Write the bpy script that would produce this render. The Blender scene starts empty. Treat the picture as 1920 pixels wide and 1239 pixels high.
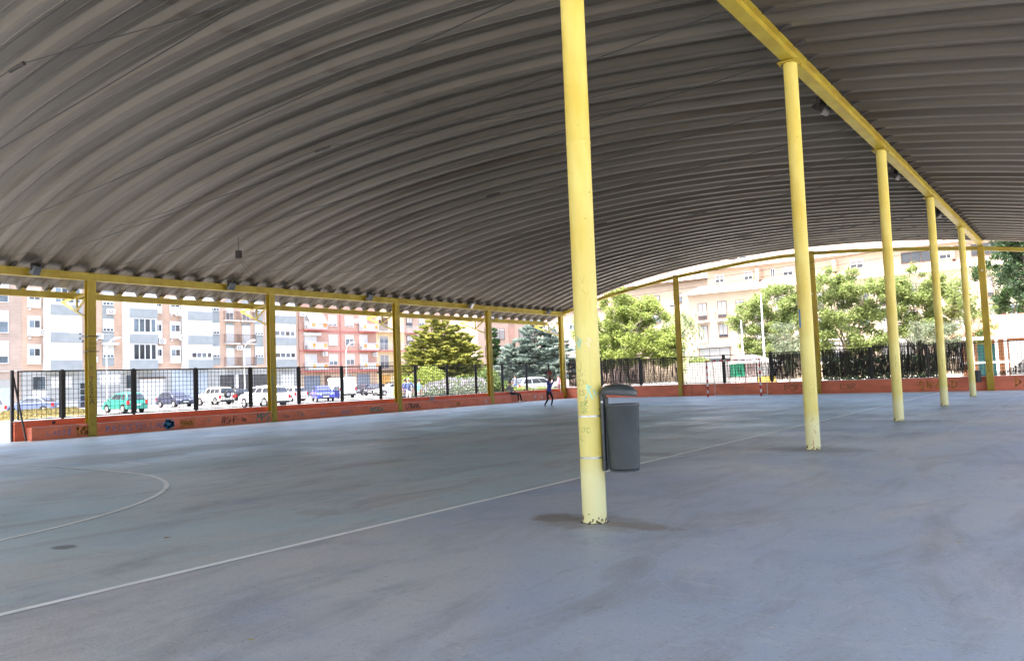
import bpy, bmesh, math, random
from mathutils import Vector, Matrix
S = bpy.context.scene
C = S.collection
R = math.radians
PI = math.pi
random.seed(7)
rnd = random.uniform

# ------------------------------------------------------------------ camera
cam_d = bpy.data.cameras.new("camera")
cam = bpy.data.objects.new("camera", cam_d)
C.objects.link(cam)
S.camera = cam
cr = Vector((0.80316, 0.59455, -0.03809)).normalized()
cu = Vector((0.06660, -0.02606, 0.99744)).normalized()
cf = Vector((-0.59203, 0.80364, 0.06053)).normalized()
mw = Matrix((cr, cu, -cf)).transposed().to_4x4()
mw.translation = Vector((0, 0, 1.5))
cam.matrix_world = mw
cam_d.sensor_fit = 'HORIZONTAL'
cam_d.sensor_width = 36
cam_d.lens = 27.70
cam_d.clip_start = 0.1
cam_d.clip_end = 3000
# ------------------------------------------------------------------ sky, sun, exposure
SUN_DIR = Vector((-0.10, -0.42, 1.25)).normalized()      # towards the sun
elev = math.asin(SUN_DIR.z)
azim = math.atan2(SUN_DIR.x, SUN_DIR.y)                  # clockwise from +Y
W = bpy.data.worlds.new("World")
S.world = W
W.use_nodes = True
nt = W.node_tree
sky = nt.nodes.new('ShaderNodeTexSky')
sky.sky_type = 'NISHITA'
sky.sun_disc = False
sky.sun_elevation = elev
sky.sun_rotation = azim
sky.air_density = 1.0
sky.dust_density = 6.0
sky.ozone_density = 1.0
bg = nt.nodes['Background']
bg.inputs['Strength'].default_value = 0.15
nt.links.new(sky.outputs[0], bg.inputs['Color'])
sd = bpy.data.lights.new("sun", 'SUN')
sd.energy = 2.8
sd.angle = R(0.6)
sd.color = (1.0, 0.95, 0.87)
so = bpy.data.objects.new("sun", sd)
so.rotation_euler = (-SUN_DIR).to_track_quat('-Z', 'Y').to_euler()
so.location = (0, 0, 60)
C.objects.link(so)
S.view_settings.view_transform = 'Standard'
S.view_settings.look = 'None'
S.view_settings.exposure = 2.85
S.view_settings.gamma = 1
S.cycles.max_bounces = 10
S.cycles.diffuse_bounces = 7
S.cycles.glossy_bounces = 4
S.cycles.transparent_max_bounces = 8
S.cycles.use_denoising = True
S.cycles.sample_clamp_indirect = 8

# ------------------------------------------------------------------ materials
def mat(name, col, rough=0.7, metal=0.0, var=0.12, scale=3.0, bump=0.0, bscale=40.0, spec=0.5, col2=None, stretch=None, island=0.0, thr=(0.35, 0.65)):
    m = bpy.data.materials.new(name)
    m.use_nodes = True
    n = m.node_tree.nodes; l = m.node_tree.links
    b = n['Principled BSDF']
    b.inputs['Roughness'].default_value = rough
    b.inputs['Metallic'].default_value = metal
    b.inputs['Specular IOR Level'].default_value = spec
    tc = n.new('ShaderNodeTexCoord')
    mp = n.new('ShaderNodeMapping')
    if stretch: mp.inputs['Scale'].default_value = stretch
    l.new(tc.outputs['Object'], mp.inputs[0])
    nz = n.new('ShaderNodeTexNoise'); nz.inputs['Scale'].default_value = scale; nz.inputs['Detail'].default_value = 6
    l.new(mp.outputs[0], nz.inputs['Vector'])
    rp = n.new('ShaderNodeValToRGB')
    rp.color_ramp.elements[0].position = thr[0]; rp.color_ramp.elements[1].position = thr[1]
    c2 = col2 if col2 else tuple(min(1, c * (1 + var)) for c in col)
    c1 = col if col2 else tuple(c * (1 - var) for c in col)
    rp.color_ramp.elements[0].color = (*c1, 1); rp.color_ramp.elements[1].color = (*c2, 1)
    l.new(nz.outputs[0], rp.inputs[0])
    out = rp.outputs[0]
    if island:
        g = n.new('ShaderNodeNewGeometry'); mr = n.new('ShaderNodeMapRange')
        mr.inputs['To Min'].default_value = 1 - island; mr.inputs['To Max'].default_value = 1 + island
        l.new(g.outputs['Random Per Island'], mr.inputs[0])
        mx = n.new('ShaderNodeVectorMath'); mx.operation = 'SCALE'
        l.new(out, mx.inputs[0]); l.new(mr.outputs[0], mx.inputs['Scale']); out = mx.outputs[0]
    l.new(out, b.inputs['Base Color'])
    if bump:
        n2 = n.new('ShaderNodeTexNoise'); n2.inputs['Scale'].default_value = bscale; n2.inputs['Detail'].default_value = 4
        l.new(tc.outputs['Object'], n2.inputs['Vector'])
        bp = n.new('ShaderNodeBump'); bp.inputs['Strength'].default_value = bump; bp.inputs['Distance'].default_value = 0.02
        l.new(n2.outputs[0], bp.inputs['Height']); l.new(bp.outputs[0], b.inputs['Normal'])
    return m

def leafmat(name, c1, c2, trans=0.4):
    m = bpy.data.materials.new(name); m.use_nodes = True
    n = m.node_tree.nodes; l = m.node_tree.links
    b = n['Principled BSDF']; b.inputs['Roughness'].default_value = 0.55; b.inputs['Specular IOR Level'].default_value = 0.3
    g = n.new('ShaderNodeNewGeometry'); rp = n.new('ShaderNodeValToRGB')
    rp.color_ramp.elements[0].color = (*c1, 1); rp.color_ramp.elements[1].color = (*c2, 1)
    l.new(g.outputs['Random Per Island'], rp.inputs[0]); l.new(rp.outputs[0], b.inputs['Base Color'])
    t = n.new('ShaderNodeBsdfTranslucent'); l.new(rp.outputs[0], t.inputs['Color'])
    mx = n.new('ShaderNodeMixShader'); mx.inputs[0].default_value = trans
    l.new(b.outputs[0], mx.inputs[1]); l.new(t.outputs[0], mx.inputs[2])
    l.new(mx.outputs[0], n['Material Output'].inputs['Surface'])
    return m

def paint_mat(name, base, pale=None, rust=True, zpale=0.55):
    """weathered yellow paint: blotches, thin runs, rust chips; a paler repaint near the foot"""
    m = bpy.data.materials.new(name); m.use_nodes = True
    n = m.node_tree.nodes; l = m.node_tree.links; b = n['Principled BSDF']
    b.inputs['Roughness'].default_value = 0.42
    tc = n.new('ShaderNodeTexCoord')
    def noise(sc, det, stretch):
        mp = n.new('ShaderNodeMapping'); mp.inputs['Scale'].default_value = stretch
        l.new(tc.outputs['Object'], mp.inputs[0])
        z = n.new('ShaderNodeTexNoise'); z.inputs['Scale'].default_value = sc; z.inputs['Detail'].default_value = det
        l.new(mp.outputs[0], z.inputs['Vector']); return z.outputs[0]
    def ramp(src, a, bb, ca=(0, 0, 0, 1), cb=(1, 1, 1, 1)):
        r_ = n.new('ShaderNodeValToRGB'); r_.color_ramp.elements[0].position = a; r_.color_ramp.elements[1].position = bb
        r_.color_ramp.elements[0].color = ca; r_.color_ramp.elements[1].color = cb
        l.new(src, r_.inputs[0]); return r_.outputs[0]
    def mix(f, a, c):
        x = n.new('ShaderNodeMix'); x.data_type = 'RGBA'
        if isinstance(f, float): x.inputs[0].default_value = f
        else: l.new(f, x.inputs[0])
        for s_, k in ((a, 6), (c, 7)):
            if isinstance(s_, tuple): x.inputs[k].default_value = (*s_, 1)
            else: l.new(s_, x.inputs[k])
        return x.outputs[2]
    dk = tuple(c * k for c, k in zip(base, (0.84, 0.74, 0.42)))
    col = mix(ramp(noise(1.6, 5, (1.3, 1.3, .5)), .38, .62), base, dk)
    col = mix(ramp(noise(9, 4, (2, 2, .15)), .55, .75, cb=(.35, .35, .35, 1)), col, tuple(c * .7 for c in base))
    if pale:
        sp = n.new('ShaderNodeSeparateXYZ'); l.new(tc.outputs['Object'], sp.inputs[0])
        ad = n.new('ShaderNodeMath'); ad.operation = 'MULTIPLY_ADD'; ad.inputs[1].default_value = .5
        l.new(noise(5, 4, (1, 1, .6)), ad.inputs[0]); l.new(sp.outputs[2], ad.inputs[2])
        pf = ramp(ad.outputs[0], zpale - .12 + .25, zpale + .2 + .25, (1, 1, 1, 1), (0, 0, 0, 1))
        col = mix(pf, col, pale)
    if rust:
        sp2 = n.new('ShaderNodeSeparateXYZ'); l.new(tc.outputs['Object'], sp2.inputs[0])
        low = ramp(sp2.outputs[2], 0.01, 0.16, (.17, .17, .17, 1), (0.0, 0, 0, 1))
        a2 = n.new('ShaderNodeMath'); a2.operation = 'ADD'
        l.new(noise(16, 3, (1, 1, 1)), a2.inputs[0]); l.new(low, a2.inputs[1])
        col = mix(ramp(a2.outputs[0], .715, .74), col, (.10, .045, .02))
    l.new(col, b.inputs['Base Color'])
    return m

M = {}
M['yellow_round'] = paint_mat('pale_yellow_paint', (.74, .65, .20), (.75, .69, .34))
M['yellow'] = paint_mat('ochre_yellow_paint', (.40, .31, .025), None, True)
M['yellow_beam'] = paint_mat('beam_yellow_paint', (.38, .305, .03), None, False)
M['galv'] = mat('galvanised', (.50, .50, .49), .4, .6, .15, 4)
M['darksteel'] = mat('dark_steel', (.03, .026, .024), .6, .2, .3, 6)
M['black'] = mat('black_paint', (.012, .012, .016), .5, 0, .2, 6)
M['wire'] = mat('dark_wire', (.03, .03, .032), .5, .4, .1, 6)
M['cable'] = mat('cable_dark', (.02, .02, .02), .6)
M['lampgrey'] = mat('floodlight_grey', (.14, .155, .17), .5, .2, .15, 8)
M['lampglass'] = mat('lamp_glass', (.10, .11, .12), .1, 0, .1, 8)
M['bin'] = mat('bin_plastic', (.046, .053, .055), .45, 0, .12, 5, .05, 90)
M['steelband'] = mat('steel_band', (.45, .45, .45), .35, .9, .1, 20)
M['redwall'] = mat('brick_red_paint', (.66, .15, .075), .75, 0, .12, 2.2, .25, 30, stretch=(1, .7, 2.2))
M['redwall2'] = mat('salmon_red_paint', (.68, .195, .115), .75, 0, .14, 1.6, .25, 30, stretch=(.7, 1, 2.0))
M['coping'] = mat('pale_edge', (.62, .50, .47), .6, 0, .1, 5)
M['white'] = mat('white_paint', (.56, .56, .55), .5, 0, .04, 2)
M['offwhite'] = mat('off_white', (.52, .53, .52), .6, 0, .05, 2)
M['glass'] = mat('window_glass', (.10, .13, .16), .08, 0, .5, .6, spec=.8)
M['glassdark'] = mat('dark_glass', (.03, .035, .045), .06, 0, .3, 1.2, spec=.8)
M['shutter'] = mat('shutter_grey', (.27, .27, .26), .6, 0, .06, 3)
M['garage_blue'] = mat('garage_bluegrey', (.15, .18, .23), .55, 0, .08, 2)
M['garage_pale'] = mat('garage_pale', (.31, .36, .42), .55, 0, .06, 2)
M['garage_orange'] = mat('garage_orange', (.55, .30, .08), .6, 0, .1, 2)
M['garage_dark'] = mat('garage_dark', (.05, .05, .052), .6, 0, .2, 2)
M['graygreen'] = mat('grey_render', (.235, .26, .27), .8, 0, .07, 1.2)
M['greybase'] = mat('grey_base', (.29, .30, .295), .8, 0, .08, .8)
M['brown'] = mat('brown_metal', (.10, .055, .04), .5, 0, .2, 3)
M['redband'] = mat('red_band', (.38, .13, .115), .7, 0, .1, 2)
M['orange'] = mat('orange_panel', (.60, .22, .05), .6)
M['tyre'] = mat('tyre', (.015, .015, .016), .8)
M['rim'] = mat('rim', (.50, .50, .51), .3, .7)
M['redlight'] = mat('tail_lens', (.45, .02, .02), .2)
M['headlight'] = mat('head_lens', (.55, .57, .60), .12)
M['plate'] = mat('plate_white', (.7, .7, .68), .5)
M['concrete'] = mat('pale_concrete', (.50, .47, .43), .85, 0, .12, .35, .2, 14)
M['asphalt'] = mat('street_asphalt', (.15, .15, .15), .9, 0, .12, .6, .2, 20)
M['kerb'] = mat('kerb_stone', (.45, .44, .42), .85, 0, .1, 2)
M['drygrass'] = leafmat('dry_grass', (.16, .15, .05), (.34, .27, .12), .3)
M['bark'] = mat('bark', (.12, .085, .06), .9, 0, .3, 8, .6, 25)
M['palebark'] = mat('pale_bark', (.27, .23, .18), .9, 0, .25, 6, .5, 25)
M['darkbark'] = mat('dark_bark', (.05, .04, .033), .9, 0, .3, 8, .5, 25)
M['heather'] = mat('heather_twigs', (.050, .045, .043), .95, 0, .35, 18, island=.6)
M['heatherdk'] = mat('dark_heather_twigs', (.030, .026, .025), .95, 0, .35, 18, island=.5)
M['net'] = mat('black_shade_net', (.016, .016, .018), .9, 0, .2, 5)

def brick(name, c1, c2, mortar, sc=1.0):
    m = bpy.data.materials.new(name); m.use_nodes = True
    n = m.node_tree.nodes; l = m.node_tree.links; b = n['Principled BSDF']; b.inputs['Roughness'].default_value = .85
    tc = n.new('ShaderNodeTexCoord'); sp = n.new('ShaderNodeSeparateXYZ'); cb = n.new('ShaderNodeCombineXYZ')
    l.new(tc.outputs['Object'], sp.inputs[0])
    ad = n.new('ShaderNodeMath'); ad.operation = 'ADD'
    l.new(sp.outputs[0], ad.inputs[0]); l.new(sp.outputs[1], ad.inputs[1])
    l.new(ad.outputs[0], cb.inputs[0]); l.new(sp.outputs[2], cb.inputs[1])
    t = n.new('ShaderNodeTexBrick'); t.inputs['Color1'].default_value = (*c1, 1); t.inputs['Color2'].default_value = (*c2, 1)
    t.inputs['Mortar'].default_value = (*mortar, 1); t.inputs['Scale'].default_value = sc
    t.inputs['Brick Width'].default_value = .5; t.inputs['Row Height'].default_value = .14; t.inputs['Mortar Size'].default_value = .012
    l.new(cb.outputs[0], t.inputs['Vector'])
    nz = n.new('ShaderNodeTexNoise'); nz.inputs['Scale'].default_value = .7; nz.inputs['Detail'].default_value = 6
    l.new(tc.outputs['Object'], nz.inputs['Vector'])
    mr = n.new('ShaderNodeMapRange'); mr.inputs[1].default_value = .3; mr.inputs[2].default_value = .7; mr.inputs[3].default_value = .88; mr.inputs[4].default_value = 1.08
    l.new(nz.outputs[0], mr.inputs[0])
    v = n.new('ShaderNodeVectorMath'); v.operation = 'SCALE'; l.new(t.outputs[0], v.inputs[0]); l.new(mr.outputs[0], v.inputs['Scale'])
    l.new(v.outputs[0], b.inputs['Base Color'])
    return m
M['brick_tan'] = brick('tan_brick', (.33, .25, .205), (.37, .285, .23), (.36, .30, .26))
M['brick_peach'] = brick('peach_brick', (.41, .275, .205), (.45, .31, .23), (.43, .34, .27))
M['brick_red'] = brick('red_brick', (.40, .225, .17), (.44, .26, .20), (.43, .31, .26))
M['cream'] = mat('cream_render', (.40, .32, .235), .85, 0, .06, .6)
M['creamyellow'] = mat('cream_yellow_render', (.62, .50, .30), .85, 0, .06, .8)
M['peach'] = mat('peach_render', (.45, .33, .26), .85, 0, .06, .6)
M['tiles'] = brick('clay_tiles', (.30, .20, .165), (.38, .27, .225), (.17, .12, .10), 2.2)
M['tilesdark'] = brick('dark_clay_tiles', (.22, .11, .09), (.28, .15, .12), (.12, .07, .06), 2.2)

# roof sheet : galvanised, dull, with brown stains running along the ribs
def roof_mat():
    m = bpy.data.materials.new('corrugated_steel'); m.use_nodes = True
    n = m.node_tree.nodes; l = m.node_tree.links; b = n['Principled BSDF']
    b.inputs['Roughness'].default_value = .48; b.inputs['Metallic'].default_value = .15
    tc = n.new('ShaderNodeTexCoord')
    def nz(sc, st, det=6):
        mp = n.new('ShaderNodeMapping'); mp.inputs['Scale'].default_value = st
        l.new(tc.outputs['Object'], mp.inputs[0]); z = n.new('ShaderNodeTexNoise'); z.inputs['Scale'].default_value = sc
        z.inputs['Detail'].default_value = det; l.new(mp.outputs[0], z.inputs['Vector']); return z.outputs[0]
    def rp(src, a, b2, ca, cb):
        r_ = n.new('ShaderNodeValToRGB'); e = r_.color_ramp.elements
        e[0].position = a; e[1].position = b2; e[0].color = (*ca, 1); e[1].color = (*cb, 1); l.new(src, r_.inputs[0]); return r_.outputs[0]
    def mx(f, a, c):
        x = n.new('ShaderNodeMix'); x.data_type = 'RGBA'; l.new(f, x.inputs[0]); l.new(a, x.inputs[6]); l.new(c, x.inputs[7]); return x.outputs[2]
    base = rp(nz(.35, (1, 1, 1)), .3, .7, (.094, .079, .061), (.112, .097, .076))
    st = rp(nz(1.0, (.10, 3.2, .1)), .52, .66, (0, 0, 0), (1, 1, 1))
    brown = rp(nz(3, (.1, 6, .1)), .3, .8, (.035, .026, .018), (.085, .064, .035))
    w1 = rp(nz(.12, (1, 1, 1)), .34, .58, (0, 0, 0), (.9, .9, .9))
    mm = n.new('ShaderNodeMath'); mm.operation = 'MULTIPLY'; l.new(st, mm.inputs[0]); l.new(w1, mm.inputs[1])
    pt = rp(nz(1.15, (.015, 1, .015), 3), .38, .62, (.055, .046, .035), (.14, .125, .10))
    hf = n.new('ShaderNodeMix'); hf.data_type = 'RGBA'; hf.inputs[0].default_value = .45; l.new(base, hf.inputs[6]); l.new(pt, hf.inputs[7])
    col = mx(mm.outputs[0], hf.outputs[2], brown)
    l.new(col, b.inputs['Base Color'])
    return m
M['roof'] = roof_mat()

# court floor : painted, worn polished concrete
def floor_mat():
    m = bpy.data.materials.new('court_paint'); m.use_nodes = True
    n = m.node_tree.nodes; l = m.node_tree.links; b = n['Principled BSDF']
    geo = n.new('ShaderNodeNewGeometry')
    P = geo.outputs['Position']
    def nz(sc, st=(1, 1, 1), det=6, rough=.5, dist=0):
        mp = n.new('ShaderNodeMapping'); mp.inputs['Scale'].default_value = st
        l.new(P, mp.inputs[0]); z = n.new('ShaderNodeTexNoise'); z.inputs['Scale'].default_value = sc
        z.inputs['Detail'].default_value = det; z.inputs['Roughness'].default_value = rough; z.inputs['Distortion'].default_value = dist
        l.new(mp.outputs[0], z.inputs['Vector']); return z.outputs[0]
    def rp(src, a, b2, ca=(0, 0, 0), cb=(1, 1, 1)):
        r_ = n.new('ShaderNodeValToRGB'); e = r_.color_ramp.elements
        e[0].position = a; e[1].position = b2; e[0].color = (*ca, 1); e[1].color = (*cb, 1); l.new(src, r_.inputs[0]); return r_.outputs[0]
    def mx(f, a, c):
        x = n.new('ShaderNodeMix'); x.data_type = 'RGBA'; l.new(f, x.inputs[0])
        for s_, k in ((a, 6), (c, 7)):
            if isinstance(s_, tuple): x.inputs[k].default_value = (*s_, 1)
            else: l.new(s_, x.inputs[k])
        return x.outputs[2]
    def mth(op, a, c):
        x = n.new('ShaderNodeMath'); x.operation = op
        for s_, k in ((a, 0), (c, 1)):
            if isinstance(s_, (int, float)): x.inputs[k].default_value = s_
            else: l.new(s_, x.inputs[k])
        return x.outputs[0]
    sp = n.new('ShaderNodeSeparateXYZ'); l.new(P, sp.inputs[0])
    X = sp.outputs[0]
    # inside the court the paint is greener
    outcol = mx(rp(nz(.16, det=5, rough=.55), .38, .62), (.325, .385, .470), (.450, .455, .455))
    incol = mx(rp(nz(.22, det=5, rough=.55), .38, .62), (.345, .465, .490), (.450, .480, .460))

    gt = mth('GREATER_THAN', X, -6.2)
    col = mx(gt, incol, outcol)
    # worn beige patches, blue scuffs, darker scuffing
    col = mx(mth('MULTIPLY', rp(nz(.32, (1, .7, 1), 10, .68, .6), .50, .66), .75), col, (.520, .475, .425))
    col = mx(mth('MULTIPLY', rp(nz(.5, (1, 1, 1), 10, .68, .4), .53, .70), .55), col, (.220, .285, .395))
    col = mx(mth('MULTIPLY', rp(nz(.9, (1.6, .5, 1), 9, .7, .8), .48, .66), .7), col, (.265, .26, .265))
    col = mx(mth('MULTIPLY', rp(nz(30, det=3), .62, .72), .3), col, (.46, .45, .43))
    col = mx(mth('MULTIPLY', rp(nz(3.2, (.35, 1.8, 1), 9, .75, 1.2), .56, .66), .4), col, (.53, .53, .52))
    col = mx(mth('MULTIPLY', rp(nz(4.5, (1.6, .5, 1), 9, .75, .6), .58, .68), .45), col, (.20, .215, .24))
    col = mx(mth('MULTIPLY', rp(nz(14, det=5, rough=.7), .60, .70), .4), col, (.18, .175, .17))
    col = mx(mth('MULTIPLY', rp(nz(26, det=2, rough=.5), .64, .69), .38), col, (.20, .20, .20))
    col = mx(mth('MULTIPLY', rp(nz(41, (1, 1, 1), 2, .5), .66, .70), .40), col, (.68, .67, .64))
    col = mx(mth('MULTIPLY', rp(nz(1.7, (.25, 3.0, 1), 10, .8, 2.2), .60, .64), .30), col, (.26, .26, .27))
    col = mx(mth('MULTIPLY', rp(nz(1.3, (2.6, .3, 1), 10, .8, 2.0), .62, .66), .28), col, (.24, .25, .27))
    # damp dirt rings where things stand
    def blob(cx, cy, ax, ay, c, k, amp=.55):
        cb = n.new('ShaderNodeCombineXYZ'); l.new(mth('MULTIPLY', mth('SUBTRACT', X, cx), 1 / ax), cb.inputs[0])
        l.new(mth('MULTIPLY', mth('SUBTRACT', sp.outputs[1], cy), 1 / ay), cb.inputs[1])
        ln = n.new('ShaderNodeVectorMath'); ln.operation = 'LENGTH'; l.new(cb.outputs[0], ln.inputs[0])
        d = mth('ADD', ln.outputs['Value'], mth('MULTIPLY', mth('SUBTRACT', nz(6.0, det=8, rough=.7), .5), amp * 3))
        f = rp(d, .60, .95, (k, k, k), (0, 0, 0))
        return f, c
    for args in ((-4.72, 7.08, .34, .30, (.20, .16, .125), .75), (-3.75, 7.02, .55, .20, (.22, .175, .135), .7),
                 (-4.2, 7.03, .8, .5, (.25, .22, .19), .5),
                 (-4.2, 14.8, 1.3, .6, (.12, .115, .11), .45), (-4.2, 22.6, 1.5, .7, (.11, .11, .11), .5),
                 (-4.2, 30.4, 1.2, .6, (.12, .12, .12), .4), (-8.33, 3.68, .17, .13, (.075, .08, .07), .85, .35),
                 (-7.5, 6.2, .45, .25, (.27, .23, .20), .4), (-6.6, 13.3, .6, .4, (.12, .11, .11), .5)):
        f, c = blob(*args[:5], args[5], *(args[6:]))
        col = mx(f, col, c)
    l.new(col, b.inputs['Base Color'])
    rr = n.new('ShaderNodeMapRange'); l.new(nz(.45, det=5), rr.inputs[0])
    rr.inputs[1].default_value = .35; rr.inputs[2].default_value = .65; rr.inputs[3].default_value = .40; rr.inputs[4].default_value = .58
    l.new(rr.outputs[0], b.inputs['Roughness'])
    b.inputs['Specular IOR Level'].default_value = .5
    bp = n.new('ShaderNodeBump'); bp.inputs['Strength'].default_value = .4; bp.inputs['Distance'].default_value = .012
    l.new(nz(45, det=6, rough=.65), bp.inputs['Height']); l.new(bp.outputs[0], b.inputs['Normal'])
    return m
M['floor'] = floor_mat()
M['line'] = mat('worn_white_line', (.88, .86, .80), .6, 0, .1, 2.5, col2=(.58, .58, .55), thr=(.52, .78))
M['linefaint'] = mat('faded_line', (.56, .57, .58), .6, 0, .1, 2.5, col2=(.45, .47, .48), thr=(.4, .7))

# ------------------------------------------------------------------ mesh builder
class MB:
    def __init__(s): s.v = []; s.f = []; s.mi = []; s.m = 0
    def vs(s, pts):
        i = len(s.v); s.v.extend([tuple(p) for p in pts]); return i
    def face(s, idx): s.f.append(tuple(idx)); s.mi.append(s.m)
    def quad(s, a, b, c, d): i = s.vs((a, b, c, d)); s.face((i, i + 1, i + 2, i + 3)); return s
    def hexa(s, p):   # 8 pts: bottom 4 ccw, top 4 ccw
        i = s.vs(p)
        for q in ((3, 2, 1, 0), (4, 5, 6, 7), (0, 1, 5, 4), (1, 2, 6, 5), (2, 3, 7, 6), (3, 0, 4, 7)): s.face([i + k for k in q])
        return s
    def box(s, x0, x1, y0, y1, z0, z1):
        if x0 > x1: x0, x1 = x1, x0
        if y0 > y1: y0, y1 = y1, y0
        if z0 > z1: z0, z1 = z1, z0
        return s.hexa([(x0, y0, z0), (x1, y0, z0), (x1, y1, z0), (x0, y1, z0), (x0, y0, z1), (x1, y0, z1), (x1, y1, z1), (x0, y1, z1)])
    def bar(s, p, q, w, h, up=(0, 0, 1)):
        p = Vector(p); q = Vector(q); d = (q - p).normalized(); u = Vector(up)
        if abs(d.dot(u)) > .98: u = Vector((1, 0, 0))
        sd_ = d.cross(u).normalized(); u = sd_.cross(d).normalized()
        a = sd_ * w / 2; b_ = u * h / 2
        return s.hexa([p - a - b_, q - a - b_, q + a - b_, p + a - b_, p - a + b_, q - a + b_, q + a + b_, p + a + b_])
    def tube(s, pts, r, n=8, cap=True):
        pts = [Vector(p) for p in pts]; k = len(pts); rs = r if isinstance(r, (list, tuple)) else [r] * k
        base = None; ref = Vector((0, 0, 1))
        for i, p in enumerate(pts):
            d = (pts[min(i + 1, k - 1)] - pts[max(i - 1, 0)])
            d = d.normalized() if d.length > 1e-9 else Vector((0, 0, 1))
            if abs(d.dot(ref)) > .95: a = d.cross(Vector((1, 0, 0))).normalized()
            else: a = d.cross(ref).normalized()
            b_ = d.cross(a)
            j = s.vs([p + (a * math.cos(2 * PI * t / n) + b_ * math.sin(2 * PI * t / n)) * rs[i] for t in range(n)])
            if base is not None:
                for t in range(n): s.face((base + t, base + (t + 1) % n, j + (t + 1) % n, j + t))
            elif cap: s.face([j + t for t in range(n)][::-1])
            base = j
        if cap: s.face([base + t for t in range(n)])
        return s
    def lathe(s, prof, n=24, c=(0, 0, 0), ax='z', sx=1, sy=1):
        base = None
        for (r, z) in prof:
            ring = []
            for t in range(n):
                a = 2 * PI * t / n; x, y = r * math.cos(a) * sx, r * math.sin(a) * sy
                if ax == 'z': p_ = (c[0] + x, c[1] + y, c[2] + z)
                elif ax == 'y': p_ = (c[0] + x, c[1] + z, c[2] + y)
                else: p_ = (c[0] + z, c[1] + x, c[2] + y)
                ring.append(p_)
            j = s.vs(ring)
            if base is not None:
                for t in range(n): s.face((base + t, base + (t + 1) % n, j + (t + 1) % n, j + t))
            base = j
        return s
    def prism(s, poly, y0, y1):    # polygon in x,z extruded along y
        k = len(poly); i = s.vs([(x, y0, z) for x, z in poly]); j = s.vs([(x, y1, z) for x, z in poly])
        s.face([i + t for t in range(k)]); s.face([j + t for t in range(k)][::-1])
        for t in range(k): s.face((i + t, j + t, j + (t + 1) % k, i + (t + 1) % k))
        return s
    def build(s, name, mats, parent=None, smooth=False, loc=None, normals=True):
        me = bpy.data.meshes.new(name)
        me.from_pydata(s.v, [], s.f)
        if not isinstance(mats, (list, tuple)): mats = [mats]
        for m_ in mats: me.materials.append(m_)
        if len(mats) > 1: me.polygons.foreach_set('material_index', s.mi)
        if smooth: me.polygons.foreach_set('use_smooth', [True] * len(s.f))
        me.update()
        if normals:
            bm = bmesh.new(); bm.from_mesh(me); bmesh.ops.recalc_face_normals(bm, faces=bm.faces); bm.to_mesh(me); bm.free()
        if smooth:
            try: me.set_sharp_from_angle(angle=R(40))
            except Exception: pass
        o = bpy.data.objects.new(name, me); C.objects.link(o)
        if parent: o.parent = parent
        if loc: o.location = loc
        return o

def tag(o, label=None, cat=None, group=None, kind=None):
    if label: o['label'] = label
    if cat: o['category'] = cat
    if group: o['group'] = group
    if kind: o['kind'] = kind
    return o
def thing(name, label, cat, loc=(0, 0, 0), rz=0, group=None):
    o = bpy.data.objects.new(name, None); C.objects.link(o); o.location = loc; o.rotation_euler = (0, 0, rz)
    o.empty_display_size = .2
    return tag(o, label, cat, group)
def kids(o): return [c for c in bpy.data.objects if c.parent == o]
def copy_tree(o, parent=None):
    c = o.copy(); C.objects.link(c); c.parent = parent
    for ch in kids(o): copy_tree(ch, c)
    return c
def bevel(o, w=.02, seg=2, ang=35):
    b = o.modifiers.new('bevel', 'BEVEL'); b.width = w; b.segments = seg; b.limit_method = 'ANGLE'; b.angle_limit = R(ang)
    return o

# ------------------------------------------------------------------ ground, court, markings
YB0, SP = 7.03, 7.7896          # first round column, bay
YA0 = 13.86                     # first visible wall post
XA, XB, YE = -29.17, -4.22, 45.35
g = MB()
n_ = 24
for i in range(n_):
    for j in range(n_):
        a = -1500 + 3000 * i / n_; b = -1500 + 3000 * j / n_; d = 3000 / n_
        g.quad((a, b, 0), (a + d, b, 0), (a + d, b + d, 0), (a, b + d, 0))
tag(g.build('ground', M['concrete'], normals=False), kind='structure')
f = MB(); f.quad((-29.62, -14, .004), (9, -14, .004), (9, 45.5, .004), (-29.62, 45.5, .004))
tag(f.build('court_floor', M['floor'], normals=False), kind='structure')
st = MB(); st.quad((-83.2, -60, .004), (-31.5, -60, .004), (-31.5, 200, .004), (-83.2, 200, .004))
tag(st.build('street', M['asphalt'], normals=False), kind='structure')
pv = MB(); pv.box(-86.2, -83.2, -60, 200, -.1, .13); pv.box(-83.2, -83.05, -60, 200, -.1, .125)
tag(pv.build('pavement', M['kerb']), kind='structure')

def ribbon(mb, pts, w, z):
    k = len(pts)
    prev = None
    for i, p in enumerate(pts):
        a = Vector(pts[max(i - 1, 0)]); b = Vector(pts[min(i + 1, k - 1)]); d = (b - a).normalized(); nrm = Vector((-d.y, d.x))
        l_ = Vector(p) + nrm * w / 2; r_ = Vector(p) - nrm * w / 2
        j = mb.vs([(l_.x, l_.y, z), (r_.x, r_.y, z)])
        if prev is not None: mb.face((prev, prev + 1, j + 1, j))
        prev = j
ml = MB()
def seg(a, b, w=.05, z=.008, n=12): ribbon(ml, [(a[0] + (b[0] - a[0]) * t / n, a[1] + (b[1] - a[1]) * t / n) for t in range(n + 1)], w, z)
def arc(cx, cy, r, a0, a1, w=.05, z=.0085, n=40): ribbon(ml, [(cx + r * math.cos(a0 + (a1 - a0) * t / n), cy + r * math.sin(a0 + (a1 - a0) * t / n)) for t in range(n + 1)], w, z)
seg((-6.2, 1.85), (-6.2, 43.1), .08)
arc(-15.0, 1.85, 5.85, 0, PI / 2, .07); seg((-18, 7.70), (-15, 7.70), .07, .0125); arc(-18.0, 1.85, 5.85, PI / 2, PI, .07)
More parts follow.
